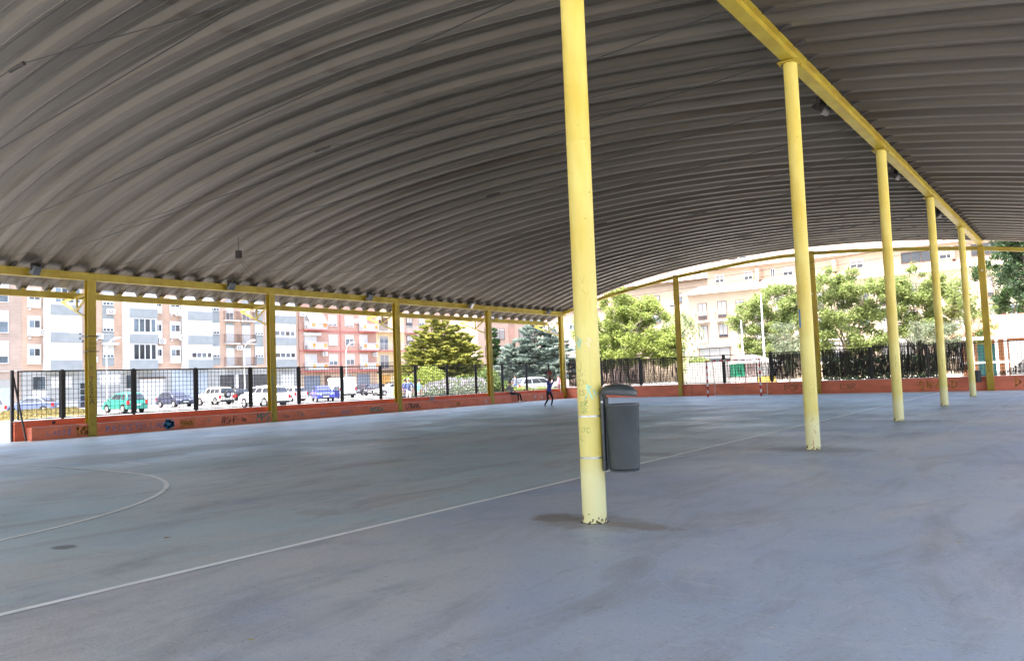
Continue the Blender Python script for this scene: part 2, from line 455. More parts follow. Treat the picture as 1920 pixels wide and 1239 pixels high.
seg((-17.0, 8.78), (-15.9, 8.74), .06)
tag(ml.build('court_markings', M['line'], normals=False), kind='structure')
ml = MB()
seg((-26.8, 1.85), (-26.8, 43.1), .05, .008); seg((-26.8, 43.1), (-6.25, 43.1), .05, .0085); seg((-26.75, 22.5), (-6.25, 22.5), .05, .0085)
arc(-16.5, 22.5, 3, 0, 2 * PI, .05, .0125)
arc(-15.0, 43.1, 5.85, -PI / 2, 0, .05, .0125); arc(-18.0, 43.1, 5.85, PI, 1.5 * PI, .05, .0125); seg((-18, 37.25), (-15, 37.25), .05, .0165)
seg((-2.6, 19), (-2.6, 43), .035, .008); seg((-9.0, 20.0), (-9.0, 43.0), .04, .0165)
tag(ml.build('faded_court_markings', M['linefaint'], normals=False), kind='structure')

# ------------------------------------------------------------------ canopy
def zroof(x):
    u = x + 13.7
    return 8.30 - .00712 * u * u - 1.146e-5 * u ** 4 if u < 0 else 8.30 - .0083 * u * u
canopy = thing('sports_canopy', 'big curved corrugated steel canopy on yellow posts covering the whole court', 'canopy', (-14, 20, 0))
canopy.location = (0, 0, 0)
PITCH = SP / 9
prof = [(-.5, .205), (-.385, .203), (-.375, .190), (-.355, .190), (-.345, .202), (-.235, .195), (-.215, .180), (-.150, .022), (-.128, .004), (-.03, 0), (.085, 0), (.095, -.012), (.112, -.012), (.128, .004), (.150, .022), (.215, .180), (.235, .195), (.345, .202), (.355, .190), (.375, .190), (.385, .203)]
def build_roof():
    mb = MB(); xs = [-30.62 + (3.6 + 30.62) * i / 72 for i in range(73)]
    laps = (-12.9,); xs = sorted(xs + [q for l_ in laps for q in (l_, l_ + .012)])
    y_start = YA0 + .02 - PITCH * 26
    cols = []
    k = int((46.0 - y_start) / PITCH)
    for c in range(k + 1):
        for s_, h in prof: cols.append((y_start + (c + s_) * PITCH, h * .78))
    cols = [c for c in cols if c[0] < 46.15]
    idx = []
    for (y, h) in cols:
        row = []
        for x in xs:
            row.append((x, y + .006 * math.sin(x * 1.7 + y * 9), zroof(x) + h + .004 * sum(1 for l_ in laps if x > l_ + .006)))
        idx.append(mb.vs(row))
    for a, b in zip(idx, idx[1:]):
        for t in range(len(xs) - 1): mb.face((a + t, b + t, b + t + 1, a + t + 1))
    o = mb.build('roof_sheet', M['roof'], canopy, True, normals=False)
    so_ = o.modifiers.new('thick', 'SOLIDIFY'); so_.thickness = .006; so_.offset = 1
    return o, y_start
roof, YS = build_roof()
valleys = [YS + c * PITCH for c in range(80)]

def hpost(name, x, y, z1, parent, along='x', w=.30, d=.26, t=.022, base=0.0):
    """H section; flanges face +-x when along == 'x', else +-y"""
    mb = MB()
    if along == 'x':
        mb.box(-d / 2, -d / 2 + t, -w / 2, w / 2, base, z1); mb.box(d / 2 - t, d / 2, -w / 2, w / 2, base, z1); mb.box(-d / 2 + t, d / 2 - t, -t / 2, t / 2, base, z1)
    else:
        mb.box(-w / 2, w / 2, -d / 2, -d / 2 + t, base, z1); mb.box(-w / 2, w / 2, d / 2 - t, d / 2, base, z1); mb.box(-t / 2, t / 2, -d / 2 + t, d / 2 - t, base, z1)
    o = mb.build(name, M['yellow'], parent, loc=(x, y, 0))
    bevel(o, .004, 1)
    return o
def tagp(o, label):
    o['label'] = label; return o

# stroke letters for the graffiti
SF = {'A': [[(0, 0), (.4, 1), (.8, 0)], [(.15, .38), (.65, .38)]], 'B': [[(0, 0), (0, 1), (.55, .85), (.1, .52), (.65, .28), (0, 0)]],
 'C': [[(.7, .85), (.25, 1), (0, .5), (.25, 0), (.7, .15)]], 'D': [[(0, 0), (0, 1), (.6, .7), (.6, .3), (0, 0)]], 'E': [[(.6, 1), (0, 1), (0, 0), (.6, 0)], [(0, .5), (.5, .5)]],
 'F': [[(.6, 1), (0, 1), (0, 0)], [(0, .5), (.5, .5)]], 'G': [[(.7, .9), (.2, 1), (0, .4), (.3, 0), (.7, .2), (.7, .45), (.4, .45)]], 'H': [[(0, 0), (0, 1)], [(.6, 0), (.6, 1)], [(0, .5), (.6, .5)]],
 'I': [[(.1, 0), (.1, 1)]], 'J': [[(.1, 1), (.7, 1)], [(.45, 1), (.45, .15), (.15, 0), (0, .2)]], 'K': [[(0, 0), (0, 1)], [(.6, 1), (0, .45), (.6, 0)]], 'L': [[(0, 1), (0, 0), (.6, 0)]],
 'M': [[(0, 0), (.1, 1), (.4, .4), (.7, 1), (.8, 0)]], 'N': [[(0, 0), (0, 1), (.6, 0), (.6, 1)]], 'O': [[(.3, 0), (0, .5), (.3, 1), (.6, .5), (.3, 0)]], 'P': [[(0, 0), (0, 1), (.6, .8), (.5, .5), (0, .45)]],
 'R': [[(0, 0), (0, 1), (.6, .8), (.1, .5), (.65, 0)]], 'S': [[(.6, .9), (.2, 1), (0, .75), (.6, .35), (.4, 0), (0, .1)]], 'T': [[(0, 1), (.7, 1)], [(.35, 1), (.35, 0)]], 'U': [[(0, 1), (0, .2), (.3, 0), (.6, .2), (.6, 1)]],
 'V': [[(0, 1), (.3, 0), (.6, 1)]], 'Z': [[(0, 1), (.6, 1), (0, 0), (.7, .05)]], '7': [[(0, 1), (.6, 1), (.2, 0)]], 'i': [[(.1, 0), (.1, .6)], [(.08, .8), (.12, .9)]], 'o': [[(.25, 0), (0, .3), (.25, .6), (.5, .3), (.25, 0)]],
 '.': [[(0, 0), (.08, .06)]], '#': [[(.15, 0), (.3, 1)], [(.45, 0), (.6, 1)], [(0, .35), (.7, .35)], [(.05, .7), (.75, .7)]], ':': [[(.1, .2), (.1, .3)], [(.1, .6), (.1, .7)]], '~': [[(0, 0), (.4, .5), (.2, .9), (.8, .6), (.5, .2), (1.1, .3)]], ' ': []}
def graffiti(text, o, u, up, nrm, h, wst, mt, parent, adv=.85, jit=.05, name='graffiti', down=False, prox=None):
    """pen strokes laid on a surface: origin o, writing direction u"""
    mb = MB(); o = Vector(o); u = Vector(u).normalized(); up = Vector(up).normalized(); nrm = Vector(nrm).normalized(); pen = 0.0; cnt = 0
    for ch in text:
        for stroke in SF.get(ch, []):
            pts = [(x + rnd(-jit, jit), y + rnd(-jit, jit)) for x, y in stroke]
            cnt += 1
            for (a, b) in zip(pts, pts[1:]):
                ox, oy = (0, -pen * 1.25) if down else (pen * adv, 0)
                A = o + u * (a[0] * h + ox * h) + up * (a[1] * h + oy * h)
                B = o + u * (b[0] * h + ox * h) + up * (b[1] * h + oy * h)
                d = (B - A).normalized(); sidev = nrm.cross(d) * wst / 2; off = nrm * (.0024 + .0002 * (cnt % 7))
                A2 = A - d * wst * .3; B2 = B + d * wst * .3
                if prox:
                    q = [prox(p_) for p_ in (A2 + sidev, A2 - sidev, B2 - sidev, B2 + sidev)]
                    mb.quad(*q)
                else: mb.quad(A2 + sidev + off, A2 - sidev + off, B2 - sidev + off, B2 + sidev + off)
        pen += .55 if ch in 'Ii. :' else 1
    return mb.build(name, mt, parent, normals=False)
def spray(name, c, o=.8):
    return mat(name, c, .7, 0, .35, 9)
G = {'black': spray('spray_black', (.03, .025, .03)), 'blue': spray('spray_blue', (.20, .20, .34)), 'bluebright': spray('spray_bright_blue', (.06, .22, .42)),
     'ochre': spray('spray_ochre', (.48, .19, .035)), 'teal': spray('spray_teal', (.08, .22, .19)), 'grey': spray('spray_grey', (.36, .20, .17)), 'palegrey': spray('spray_pale_grey', (.55, .50, .48)),
     'green': spray('marker_green', (.12, .28, .06)), 'olive': spray('marker_olive', (.30, .28, .07)), 'cyan': spray('spray_cyan', (.30, .62, .50)), 'pink': spray('spray_pink', (.75, .52, .30)), 'redm': spray('marker_red', (.45, .08, .06)), 'drk': spray('marker_dark', (.10, .09, .04))}

# round columns
def round_column(y, z1, first):
    mb = MB(); r = .125
    mb.lathe([(0, .004), (r, .004), (r, .3), (r, .6), (r, 1.5), (r, 3), (r, 5), (r, z1 - .02), (0, z1 - .02)], 40)
    o = mb.build('column', M['yellow_round'], canopy, True, loc=(XB, y, 0))
    cp = MB(); cp.box(-.19, .19, -.17, .17, z1 - .03, z1 + .0)
    for sx in (-.15, .15):
        for sy in (-.13, .13): cp.tube([(sx, sy, z1 - .075), (sx, sy, z1 - .03)], .018, 6)
    cp.build('cap_plate', M['yellow_beam'], o)
    w_ = MB(); w_.lathe([(r + .001, 3.92), (r + .005, 3.935), (r + .001, 3.95)], 32); w_.build('weld_ring', M['yellow_round'], o, True)
    return o
ZB = 7.19
colsB = []
for i in range(-2, 5):
    o = round_column(YB0 + SP * i, ZB, i == 0)
    if i > -2: colsB.append(o)
tagp(colsB[1], 'nearest round pale yellow column, scribbled on, with a grey litter bin strapped to it')
tagp(colsB[2], 'round pale yellow column with a small blue sticker and a red scribble')
# far end column of that row: square
ZP = {-20.63: 7.36, -12.4: 7.86, XB: 7.19}
endpost = MB(); endpost.box(-.15, .15, -.15, .15, 0, 7.17); eo = endpost.build('post', M['yellow'], canopy, loc=(XB, YE, 0)); bevel(eo, .01, 2)
tagp(eo, 'square yellow post where the middle beam meets the end wall')
gp1 = hpost('post', -20.63, YE, 7.50, canopy, 'y', .26, .26)
gp2 = hpost('post', -12.40, YE, 7.98, canopy, 'y', .26, .26)
for px_ in (-20.63, -12.4):
    ins = MB(); ins.tube([(-.42, 0, 5.62), (-.02, -.02, 5.56)], .05, 8)
    ins.build('insulator', M['offwhite'], gp1 if px_ < -20 else gp2, True, loc=(0, -.16, 0))
# wall posts
postsA = []
for i in range(-2, 4):
    o = hpost('post', XA, YA0 + SP * i, 5.61, canopy, 'x'); postsA.append(o)
postsA.append(hpost('post', XA, YE - .1, 5.61, canopy, 'x'))
tagp(postsA[2], 'square yellow post scrawled with the vertical letters J S Z A')
# beams
def beam(name, x, y0, y1, z0, z1, w=.20, t=.02):
    mb = MB()
    mb.box(x - w / 2, x + w / 2, y0, y1, z0, z0 + t); mb.box(x - w / 2, x + w / 2, y0, y1, z1 - t, z1); mb.box(x - t, x + t, y0, y1, z0 + t, z1 - t)
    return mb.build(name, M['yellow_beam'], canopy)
bA = beam('beam', XA, -11.5, 45.9, 5.62, 5.90); bB = beam('beam', XB, -11.5, 45.9, 7.20, 7.46, .22)
tagp(bA, 'long yellow beam on the wall posts'); tagp(bB, 'long yellow beam over the round columns')
bC = beam('beam', 2.0, -11.5, 45.9, 5.75, 5.98); 
be = MB(); be.box(-30.60, -30.42, -11.5, 45.5, 5.07, 5.30)
for v in valleys:
    if v < 45.5: be.box(-30.56, -30.44, v - .045, v + .045, 5.30, zroof(-30.5) + .004)
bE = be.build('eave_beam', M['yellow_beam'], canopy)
for i in range(-1, 7):
    mb = MB(); mb.lathe([(0, 0), (.1, 0), (.1, 5.75), (0, 5.75)], 24); mb.build('column', M['yellow_round'], canopy, True, loc=(2.0, YB0 + SP * i - 1.5, 0))
# dark seats holding each rib on the beams
seatA = MB(); z = zroof(XA)
seatA.hexa([(.02, -.05, 5.90), (.13, -.05, 5.90), (.13, .05, 5.90), (.02, .05, 5.90), (-.06, -.07, z + .0), (.34, -.07, zroof(XA + .3) + .0), (.34, .07, zroof(XA + .3) + .0), (-.06, .07, z + .0)])
sA0 = None
for v in valleys:
    if 5 < v < 45.6:
        if sA0 is None: sA0 = seatA.build('rib_bracket', M['darksteel'], bA, loc=(XA, v, 0)); o = sA0
        else: o = sA0.copy(); C.objects.link(o); o.parent = bA; o.location = (XA, v, 0)
seatB = MB(); zb = zroof(XB)
seatB.hexa([(.0, -.03, 7.46), (.12, -.03, 7.44), (.12, .03, 7.44), (.0, .03, 7.46), (-.02, -.05, zb), (.33, -.05, zroof(XB + .33)), (.33, .05, zroof(XB + .33)), (-.02, .05, zb)])
sB0 = None
for v in valleys:
    if 9 < v < 45.6:
        if sB0 is None: sB0 = seatB.build('rib_bracket', M['darksteel'], bB, loc=(XB, v, 0)); o = sB0
        else: o = sB0.copy(); C.objects.link(o); o.parent = bB; o.location = (XB, v, 0)
# end arch beam
def zg(x):
    pts = [(XA, 5.75), (-25.8, 6.60), (-23.05, 7.06), (-20.63, 7.40), (-16, 7.80), (-14, 7.87), (-12.4, 7.85), (-10.1, 7.70), (-7.5, 7.46), (-4.22, 7.08), (-2.4, 6.78), (2.0, 5.9)]
    for (a, b), (c, d) in zip(pts, pts[1:]):
        if a <= x <= c: return b + (d - b) * (x - a) / (c - a)
    return 5.9
arch = MB(); xs = [XA + .13 + (2.0 - XA - .2) * i / 60 for i in range(61)]
for a, b in zip(xs, xs[1:]):
    arch.hexa([(a, YE - .07, zg(a) - .11), (b, YE - .07, zg(b) - .11), (b, YE + .07, zg(b) - .11), (a, YE + .07, zg(a) - .11),
               (a, YE - .07, zg(a) + .09), (b, YE - .07, zg(b) + .09), (b, YE + .07, zg(b) + .09), (a, YE + .07, zg(a) + .09)])
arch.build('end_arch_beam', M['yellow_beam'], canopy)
# eave truss brackets
def truss(y):
    mb = MB(); w = .06
    mb.bar((-.13, 0, 5.17), (-2.2, 0, 5.03), w, .07); mb.bar((-2.2, 0, 5.03), (-.13, 0, 4.22), w, .07)
    mb.bar((-1.02, 0, 4.60), (-1.02, 0, 5.09), w, .06); mb.bar((-1.02, 0, 4.60), (-.14, 0, 5.15), w, .06)
    return mb.build('truss_bracket', M['yellow_beam'], canopy, loc=(XA, y, 0))
t0 = truss(YA0 - SP)
for i in range(0, 4):
    c_ = t0.copy(); C.objects.link(c_); c_.parent = canopy; c_.location = (XA, YA0 + SP * i, 0)
c_ = t0.copy(); C.objects.link(c_); c_.parent = canopy; c_.location = (XA, YE - .1, 0)
# rain pipe at the far corner
dp = MB(); dp.tube([(-30.75, 45.75, 5.15), (-30.7, 45.7, 4.9), (-29.35, 45.75, 4.15), (-29.28, 45.75, 3.9), (-29.28, 45.75, .05)], .06, 10)
tagp(dp.build('drainpipe', M['offwhite'], canopy, True), 'pale drainpipe slanting from the eave to the corner post')
# tie rods
tz0, tz1 = 7.02, 6.0
rods = []
tr = MB(); pts = []
for t in range(13):
    s_ = t / 12; pts.append((XB - .1 + (XA - XB + .2) * s_, 0, tz0 + (tz1 - tz0) * s_ - .10 * math.sin(PI * s_)))
tr.tube(pts, .010, 5)
r0 = tr.build('tie_rod', M['cable'], canopy, True)
ry = YB0 + SP - 2 * SP + .0
k = 0
y = 1.2
while y < 44.5:
    if k == 0: r0.location = (0, y, 0)
    else:
        o = r0.copy(); C.objects.link(o); o.parent = canopy; o.location = (0, y, 0)
    k += 1; y += SP / 3
# feed cables with a clamp in mid span
fc = MB(); fc.tube([(XB - .1, 1.9, 7.03), (-9, 1.0, 6.86), (-14.0, 0, 7.0 - .02)], .008, 5); fc.tube([(-14.0, 0, 6.98), (-20, -.4, 6.35), (XA + .1, -1.2, 6.0)], .007, 5)
c0 = fc.build('feed_cable', M['cable'], canopy, True)
cl = MB(); cl.tube([(-14.25, -.02, 6.93), (-13.8, .02, 6.96)], [.03, .035], 8); pass
cl.build('cable_clamp', M['darksteel'], c0)
c0.location = (0, 5.5, 0)
for k in range(1, 6):
    o = copy_tree(c0, canopy); o.location = (0, 5.5 + 6.42 * k, 0)

# column details: straps, scribbles, sticker
main = colsB[1]
def on_col(p):   # wrap onto the cylinder, local coordinates
    # p.x = arc length, p.z = height; angle 0 faces the camera
    a = -PI / 2 + .53 + p.x / .125
    rr = .1262
    return Vector((rr * math.cos(a), rr * math.sin(a), p.z))
def col_text(txt, x, z_, h, mt, w=.006, adv=.8, down=False, parent=main):
    return graffiti(txt, (x, 0, z_), (1, 0, 0), (0, 0, 1), (0, -1, 0), h, w, mt, parent, adv, .06, prox=lambda p: on_col(p), down=down)
col_text('GB', -.105, 1.115, .055, G['green'], .0045); col_text('8', -.10, 1.19, .05, G['green'], .0045); col_text('BR', -.10, 1.18, .055, G['green'], .0045); col_text('7', -.055, 1.20, .05, G['green'], .0045)
col_text('CS', -.115, 1.30, .05, G['olive'], .004); col_text('Z~', -.12, 1.40, .06, G['olive'], .004); col_text('J', -.115, 1.55, .10, G['olive'], .004); col_text('~', -.11, 1.48, .07, G['olive'], .003)
col_text('A~', -.035, 1.27, .085, G['cyan'], .014); col_text('~', -.03, 1.36, .05, G['cyan'], .012); col_text('~', -.12, 1.83, .07, G['cyan'], .016); col_text('V', -.105, 1.78, .06, G['cyan'], .014)
col_text('~', -.02, 1.74, .10, G['pink'], .022); col_text('~', .0, 1.83, .06, G['pink'], .02); col_text('i7C', -.105, .92, .05, G['green'], .004); col_text('L', -.11, .84, .05, G['green'], .004); col_text('~', -.05, 2.28, .11, G['olive'], .0025); col_text('V', -.04, 2.44, .08, G['olive'], .0025)
gr = MB()
for t_ in range(40):
    a0, a1 = 2 * PI * t_ / 40, 2 * PI * (t_ + 1) / 40; q0 = .140 + .016 * math.sin(t_ * 2.3) + .01 * math.sin(t_ * 5.1); q1 = .140 + .016 * math.sin((t_ + 1) * 2.3 % 6.2832 if False else ((t_ + 1) % 40) * 2.3) + .01 * math.sin(((t_ + 1) % 40) * 5.1)
    gr.quad((.124 * math.cos(a0), .124 * math.sin(a0), .012), (.124 * math.cos(a1), .124 * math.sin(a1), .012), (q1 * math.cos(a1), q1 * math.sin(a1), .006), (q0 * math.cos(a0), q0 * math.sin(a0), .006))
grime = mat('grime', (.10, .075, .05), .95, 0, .3, 20)
g0 = gr.build('grime_collar', grime, colsB[1])
for c_ in colsB[2:]:
    g1 = g0.copy(); C.objects.link(g1); g1.parent = c_; g1.rotation_euler = (0, 0, rnd(0, 6))
o2 = colsB[2]
col_text('S~B', -.03, .42, .16, G['redm'], .008, down=True, parent=o2); col_text('~', -.05, 1.0, .2, G['redm'], .006, parent=o2)
stk = MB(); 
for a_ in range(3):
    A = on_col(Vector((-.165 + a_ * .013, 0, 2.22))); B = on_col(Vector((-.152 + a_ * .013, 0, 2.22))); stk.quad(A, B, B + Vector((0, 0, .34)), A + Vector((0, 0, .34)))
stk.build('sticker', mat('blue_sticker', (.03, .25, .60), .5), o2, normals=False)
for k_, z_ in ((3, 1.6), (4, 1.5)):
    col_text('RIE', -.03, z_, .11, G['drk'], .006, down=True, parent=colsB[k_])
# scrawls on wall posts
def post_text(i, txt, z_, h, mt, w=.012, down=True, dy=-.10, adv=.9):
    return graffiti(txt, (.1305, dy, z_), (0, 1, 0), (0, 0, 1), (1, 0, 0), h, w, mt, postsA[i], adv, .06, down=down)
post_text(2, 'JSZA', 1.90, .2, G['black'], .022); post_text(2, 'OO~', 3.28, .10, G['drk'], .010, False); post_text(2, 'UOR', 3.10, .10, G['drk'], .010, False); post_text(2, '~', 2.42, .12, G['drk']); post_text(2, 'o~', 2.2, .1, G['redm'])
post_text(2, '~~', .6, .22, G['drk'], .008)
post_text(3, 'OIBEZSR', 2.15, .17, G['teal'], .018); post_text(3, 'HNUIO', .75, .12, G['drk'], .010)
post_text(4, 'AVS', 1.9, .16, G['green'], .014); post_text(4, '7', .95, .16, G['black'], .02)
post_text(5, 'O', 1.7, .2, G['green'], .03)
graffiti('PVA', (-.1, -.1505, 1.35), (1, 0, 0), (0, 0, 1), (0, -1, 0), .17, .016, G['drk'], eo, down=True)
cb = MB(); cb.lathe([(0, 0), (.05, 0), (.05, .02), (0, .02)], 16, (0, -.17, 5.95), 'y'); cb.build('cover_disc', M['galv'], eo)
# black cable ties round first wall post
for z_ in (3.58, 3.03):
    ct = MB(); ct.box(-.16, .20, -.19, .22, z_, z_ + .025); ct.build('cable_tie', M['black'], postsA[2])

# ------------------------------------------------------------------ litter bins
def make_bin(loc, rz, label, strap=True, group=None):
    t = thing('litter_bin', label, 'litter bin', loc, rz, group)
    # local: post at origin, bin towards +x
    body = MB(); n = 40
    pr = [(.135, .545), (.152, .553), (.156, .60), (.172, 1.165), (.178, 1.175), (.178, 1.20), (.170, 1.20), (.162, 1.16), (.145, .60), (0, .59)]
    body.lathe([(0, .545)] + pr, n, (.333, 0, 0))
    body.build('container', M['bin'], t, True)
    rim_ = MB(); rim_.lathe([(.138, .532), (.148, .527), (.151, .545), (.135, .545)], n, (.333, 0, 0)); rim_.build('base_ring', M['bin'], t, True)
    spn = MB(); spn.box(.128, .160, -.085, .085, .53, 1.335); spn.box(.160, .188, -.05, .05, .60, 1.27)
    bevel(spn.build('back_plate', M['bin'], t, True), .012, 3)
    # hood: thick domed lid reaching forward from the back plate
    hd = MB(); rings = []
    K = 40
    for (zz, gx) in ((1.292, .02), (1.284, .006), (1.296, .0), (1.330, .0), (1.350, .010), (1.370, .035), (1.384, .075), (1.391, .12)):
        ring = []
        for t_ in range(K):
            a = 2 * PI * t_ / K; ca, sa = math.cos(a), math.sin(a)
            ex = abs(ca) ** .75 * (1 if ca > 0 else -1); ey = abs(sa) ** .75 * (1 if sa > 0 else -1)
            xx = .300 + ex * (.172 - gx)
            xx = .160 + (xx - .160) * 1.06; ring.append((xx, ey * (.178 - gx), zz + .012 * (1 - ((xx - .2) / .3) ** 2) - max(0, xx - .30) * .06))
        rings.append(hd.vs(ring))
    for a, b in zip(rings, rings[1:]):
        for t_ in range(K): hd.face((a + t_, a + (t_ + 1) % K, b + (t_ + 1) % K, b + t_))
    hd.face([rings[-1] + t_ for t_ in range(K)]); hd.face([rings[0] + t_ for t_ in range(K)][::-1])
    hd.build('hood', M['bin'], t, True)
    bl = MB(); bl.lathe([(0, -.090), (.012, -.088), (.012, -.080), (0, -.08)], 12, (.146, 0, 1.225), 'y'); bl.build('rivet', M['steelband'], t)
    if strap:
        for z_ in (1.075, .655):
            s_ = MB(); s_.lathe([(.1255, z_), (.129, z_ + .001), (.129, z_ + .019), (.1255, z_ + .02)], 40); s_.build('steel_strap', M['steelband'], t, True)
    return t
make_bin((XB, YB0, 0), R(18), 'grey plastic litter bin with hood strapped to the nearest round column')
b2 = thing('litter_bin', 'small dark litter bin with a wire hoop fixed to the end wall', 'litter bin', (-4.75, 45.18, 0))
m_ = MB(); m_.lathe([(0, .44), (.15, .44), (.17, .5), (.185, .98), (.195, 1.0), (.195, 1.02), (.18, 1.02), (.17, .96), (.15, .5), (0, .49)], 28); m_.build('container', M['bin'], b2, True)
m_ = MB(); m_.tube([(-.19, 0, 1.0), (-.19, -.02, 1.22), (-.1, -.05, 1.3), (.1, -.05, 1.3), (.19, -.02, 1.22), (.19, 0, 1.0)], .014, 8); m_.build('hoop', M['black'], b2, True)
m_ = MB(); m_.box(-.05, .05, .10, .19, .55, 1.02); m_.build('back_plate', M['bin'], b2)

# ------------------------------------------------------------------ floodlights
def flood(loc, rz, label, dark=False, tilt=.5):
    t = thing('floodlight', label, 'floodlight', loc, rz, 'floodlights fixed to the canopy beams')
    body = MB()
    body.hexa([(-.17, -.12, -.17), (.17, -.12, -.17), (.20, .10, -.19), (-.20, .10, -.19), (-.14, -.12, .15), (.14, -.12, .15), (.20, .10, .19), (-.20, .10, .19)])
    b_ = body.build('housing', M['darksteel'] if dark else M['lampgrey'], t); bevel(b_, .02, 2); b_.rotation_euler = (R(-25) * tilt * 2, 0, 0)
    gl = MB(); gl.box(-.17, .17, .102, .112, -.16, .16); gl.build('lens', M['lampglass'], b_)
    br = MB(); br.box(-.03, .03, -.2, .0, .12, .30); br.box(-.22, -.205, -.05, .03, -.02, .26); br.box(.205, .22, -.05, .03, -.02, .26); br.box(-.22, .22, -.05, .03, .245, .262)
    br.build('mounting_bracket', M['darksteel'], t)
    t.scale = (.85, .85, .85)
    return t
for k_, (yy, lb) in enumerate(((11.9, 'boxy grey floodlight on the wall beam left of the first wall post'), (19.5, 'grey floodlight on the wall beam above the black and beige parked cars'),
                   (27.35, 'grey floodlight on the wall beam, third from the left edge'), (35.3, 'grey floodlight on the wall beam left of the cypress-side post'), (43.4, 'grey floodlight on the wall beam nearest the far corner'))):
    flood((XA + .28, yy, 5.80), R(-90) + (.5 if k_ == 0 else .25), lb)
for k_, (yy, lb) in enumerate(((18.5, 'dark floodlight hanging under the middle beam, nearest of three'), (26.7, 'dark floodlight under the middle beam, second along it'), (35.0, 'dark floodlight under the middle beam, farthest along it'))):
    flood((XB - .42, yy, 7.36), R(80), lb, True, 1.0)
jb = MB(); jb.box(-.10, .10, -.07, .07, -.14, .14); jb.tube([(0, 0, .14), (0, 0, .62)], .012, 6); jb.tube([(.06, 0, -.14), (.4, .5, -.8)], .006, 5); jb.tube([(-.06, 0, -.14), (.1, .5, -.8)], .006, 5)
tag(jb.build('junction_box', M['darksteel'], loc=(-24.7, 17.0, 6.35)), 'small dark junction box hanging from the roof near the wall', 'junction box')

# ------------------------------------------------------------------ walls
wA = thing('low_wall', 'low brick-red painted wall with a seat ledge along the street side', 'wall', (-29.6, 28, 0)); wA.location = (0, 0, 0)
m_ = MB(); m_.box(-29.78, -29.52, 11.5, 45.40, 0, .66); m_.build('wall', M['redwall'], wA)
m_ = MB(); m_.box(-29.52, -29.055, 11.85, 45.38, 0, .45); m_.build('seat_ledge', M['redwall2'], wA)
m_ = MB(); m_.box(-29.08, -29.045, 11.84, 45.38, .452, .468); m_.build('ledge_trim', M['coping'], wA)
m_ = MB(); m_.box(-29.80, -29.50, 11.48, 45.40, .662, .685); m_.build('coping', M['coping'], wA)
def wg(txt, y, z_, h, mt, w=.03, adv=.85, jit=.05): return graffiti(txt, (-29.0545, y, z_), (0, 1, 0), (0, 0, 1), (1, 0, 0), h, w, mt, wA, adv, jit)
wg('LARZO', 12.35, .15, .15, G['blue'], .022, 1.1, .1); wg('I', 13.05, .1, .34, G['blue'], .03); wg('DSB', 13.35, .10, .24, G['ochre'], .075, .7, .1)
wg('ROCKSTELLAN', 14.35, .12, .22, G['blue'], .035, .95)
wg('GD', 16.62, .10, .27, G['bluebright'], .13, .55, .04); wg('SC', 16.7, .16, .15, G['black'], .02)
wg('SBOI', 17.25, .11, .22, G['ochre'], .06, .8, .1); wg('#', 19.05, .1, .28, G['black'], .035); wg('SHF:', 19.28, .10, .25, G['black'], .028, .7); wg('No', 20.02, .12, .18, G['black'], .028, .7)
wg('~', 18.4, .2, .18, G['grey'], .03); wg('MPS', 20.75, .1, .30, G['teal'], .05, .8); wg('~~', 22.1, .1, .2, G['grey'], .03)
wg('T~', 22.9, .15, .2, G['teal'], .025); wg('SVC', 24.2, .14, .15, G['blue'], .02); wg('HULK', 25.5, .12, .17, G['blue'], .03); wg('~MSRA', 27.3, .1, .24, G['teal'], .045, .75)
wg('LiTRoNA...', 29.85, .13, .24, G['black'], .04, .62, .03); wg('~', 32.1, .26, .07, G['redm'], .03); wg('MB', 33.9, .1, .2, G['ochre'], .06)
wg('H', 36.5, .1, .24, G['palegrey'], .05); wg('G', 41.6, .12, .2, G['palegrey'], .05); wg('B', 42.4, .12, .2, G['palegrey'], .05)
m_ = MB(); m_.box(-29.5185, -29.51, 32.2, 32.6, .46, .65); m_.build('grey_patch', M['graygreen'], wA)
m_ = MB(); m_.lathe([(0, 0), (.06, 0), (.06, .006), (0, .006)], 14, (-29.519, 12.75, .57), 'x'); m_.build('drain_hole', M['black'], wA)
wE = thing('low_wall', 'low salmon-red painted wall across the far end behind the goal', 'wall', (0, 0, 0))
m_ = MB(); m_.box(-29.50, 9.0, 45.42, 45.66, 0, .70); m_.build('wall', M['redwall2'], wE)
m_ = MB(); m_.box(-29.50, 9.0, 45.40, 45.68, .702, .725); m_.build('coping', M['coping'], wE)
def eg(txt, x, z_, h, mt, w=.03, adv=.85, jit=.05): return graffiti(txt, (x, 45.4195, z_), (1, 0, 0), (0, 0, 1), (0, -1, 0), h, w, mt, wE, adv, jit)
eg('PCB SO', -14.3, .2, .32, G['drk'], .03, .8, .1); eg('E~R', -11.3, .2, .3, G['drk'], .025, 1, .1); eg('SNAOD', -7.4, .16, .34, G['ochre'], .07, 1.1, .1); eg('DAS', -3.2, .2, .36, G['ochre'], .07, 1, .1)
eg('~~', -25.6, .2, .35, G['grey'], .02, 1.6, .1); eg('RS', -17.2, .2, .3, G['grey'], .03, 1, .1); eg('I', -20.0, .05, .55, G['drk'], .03)

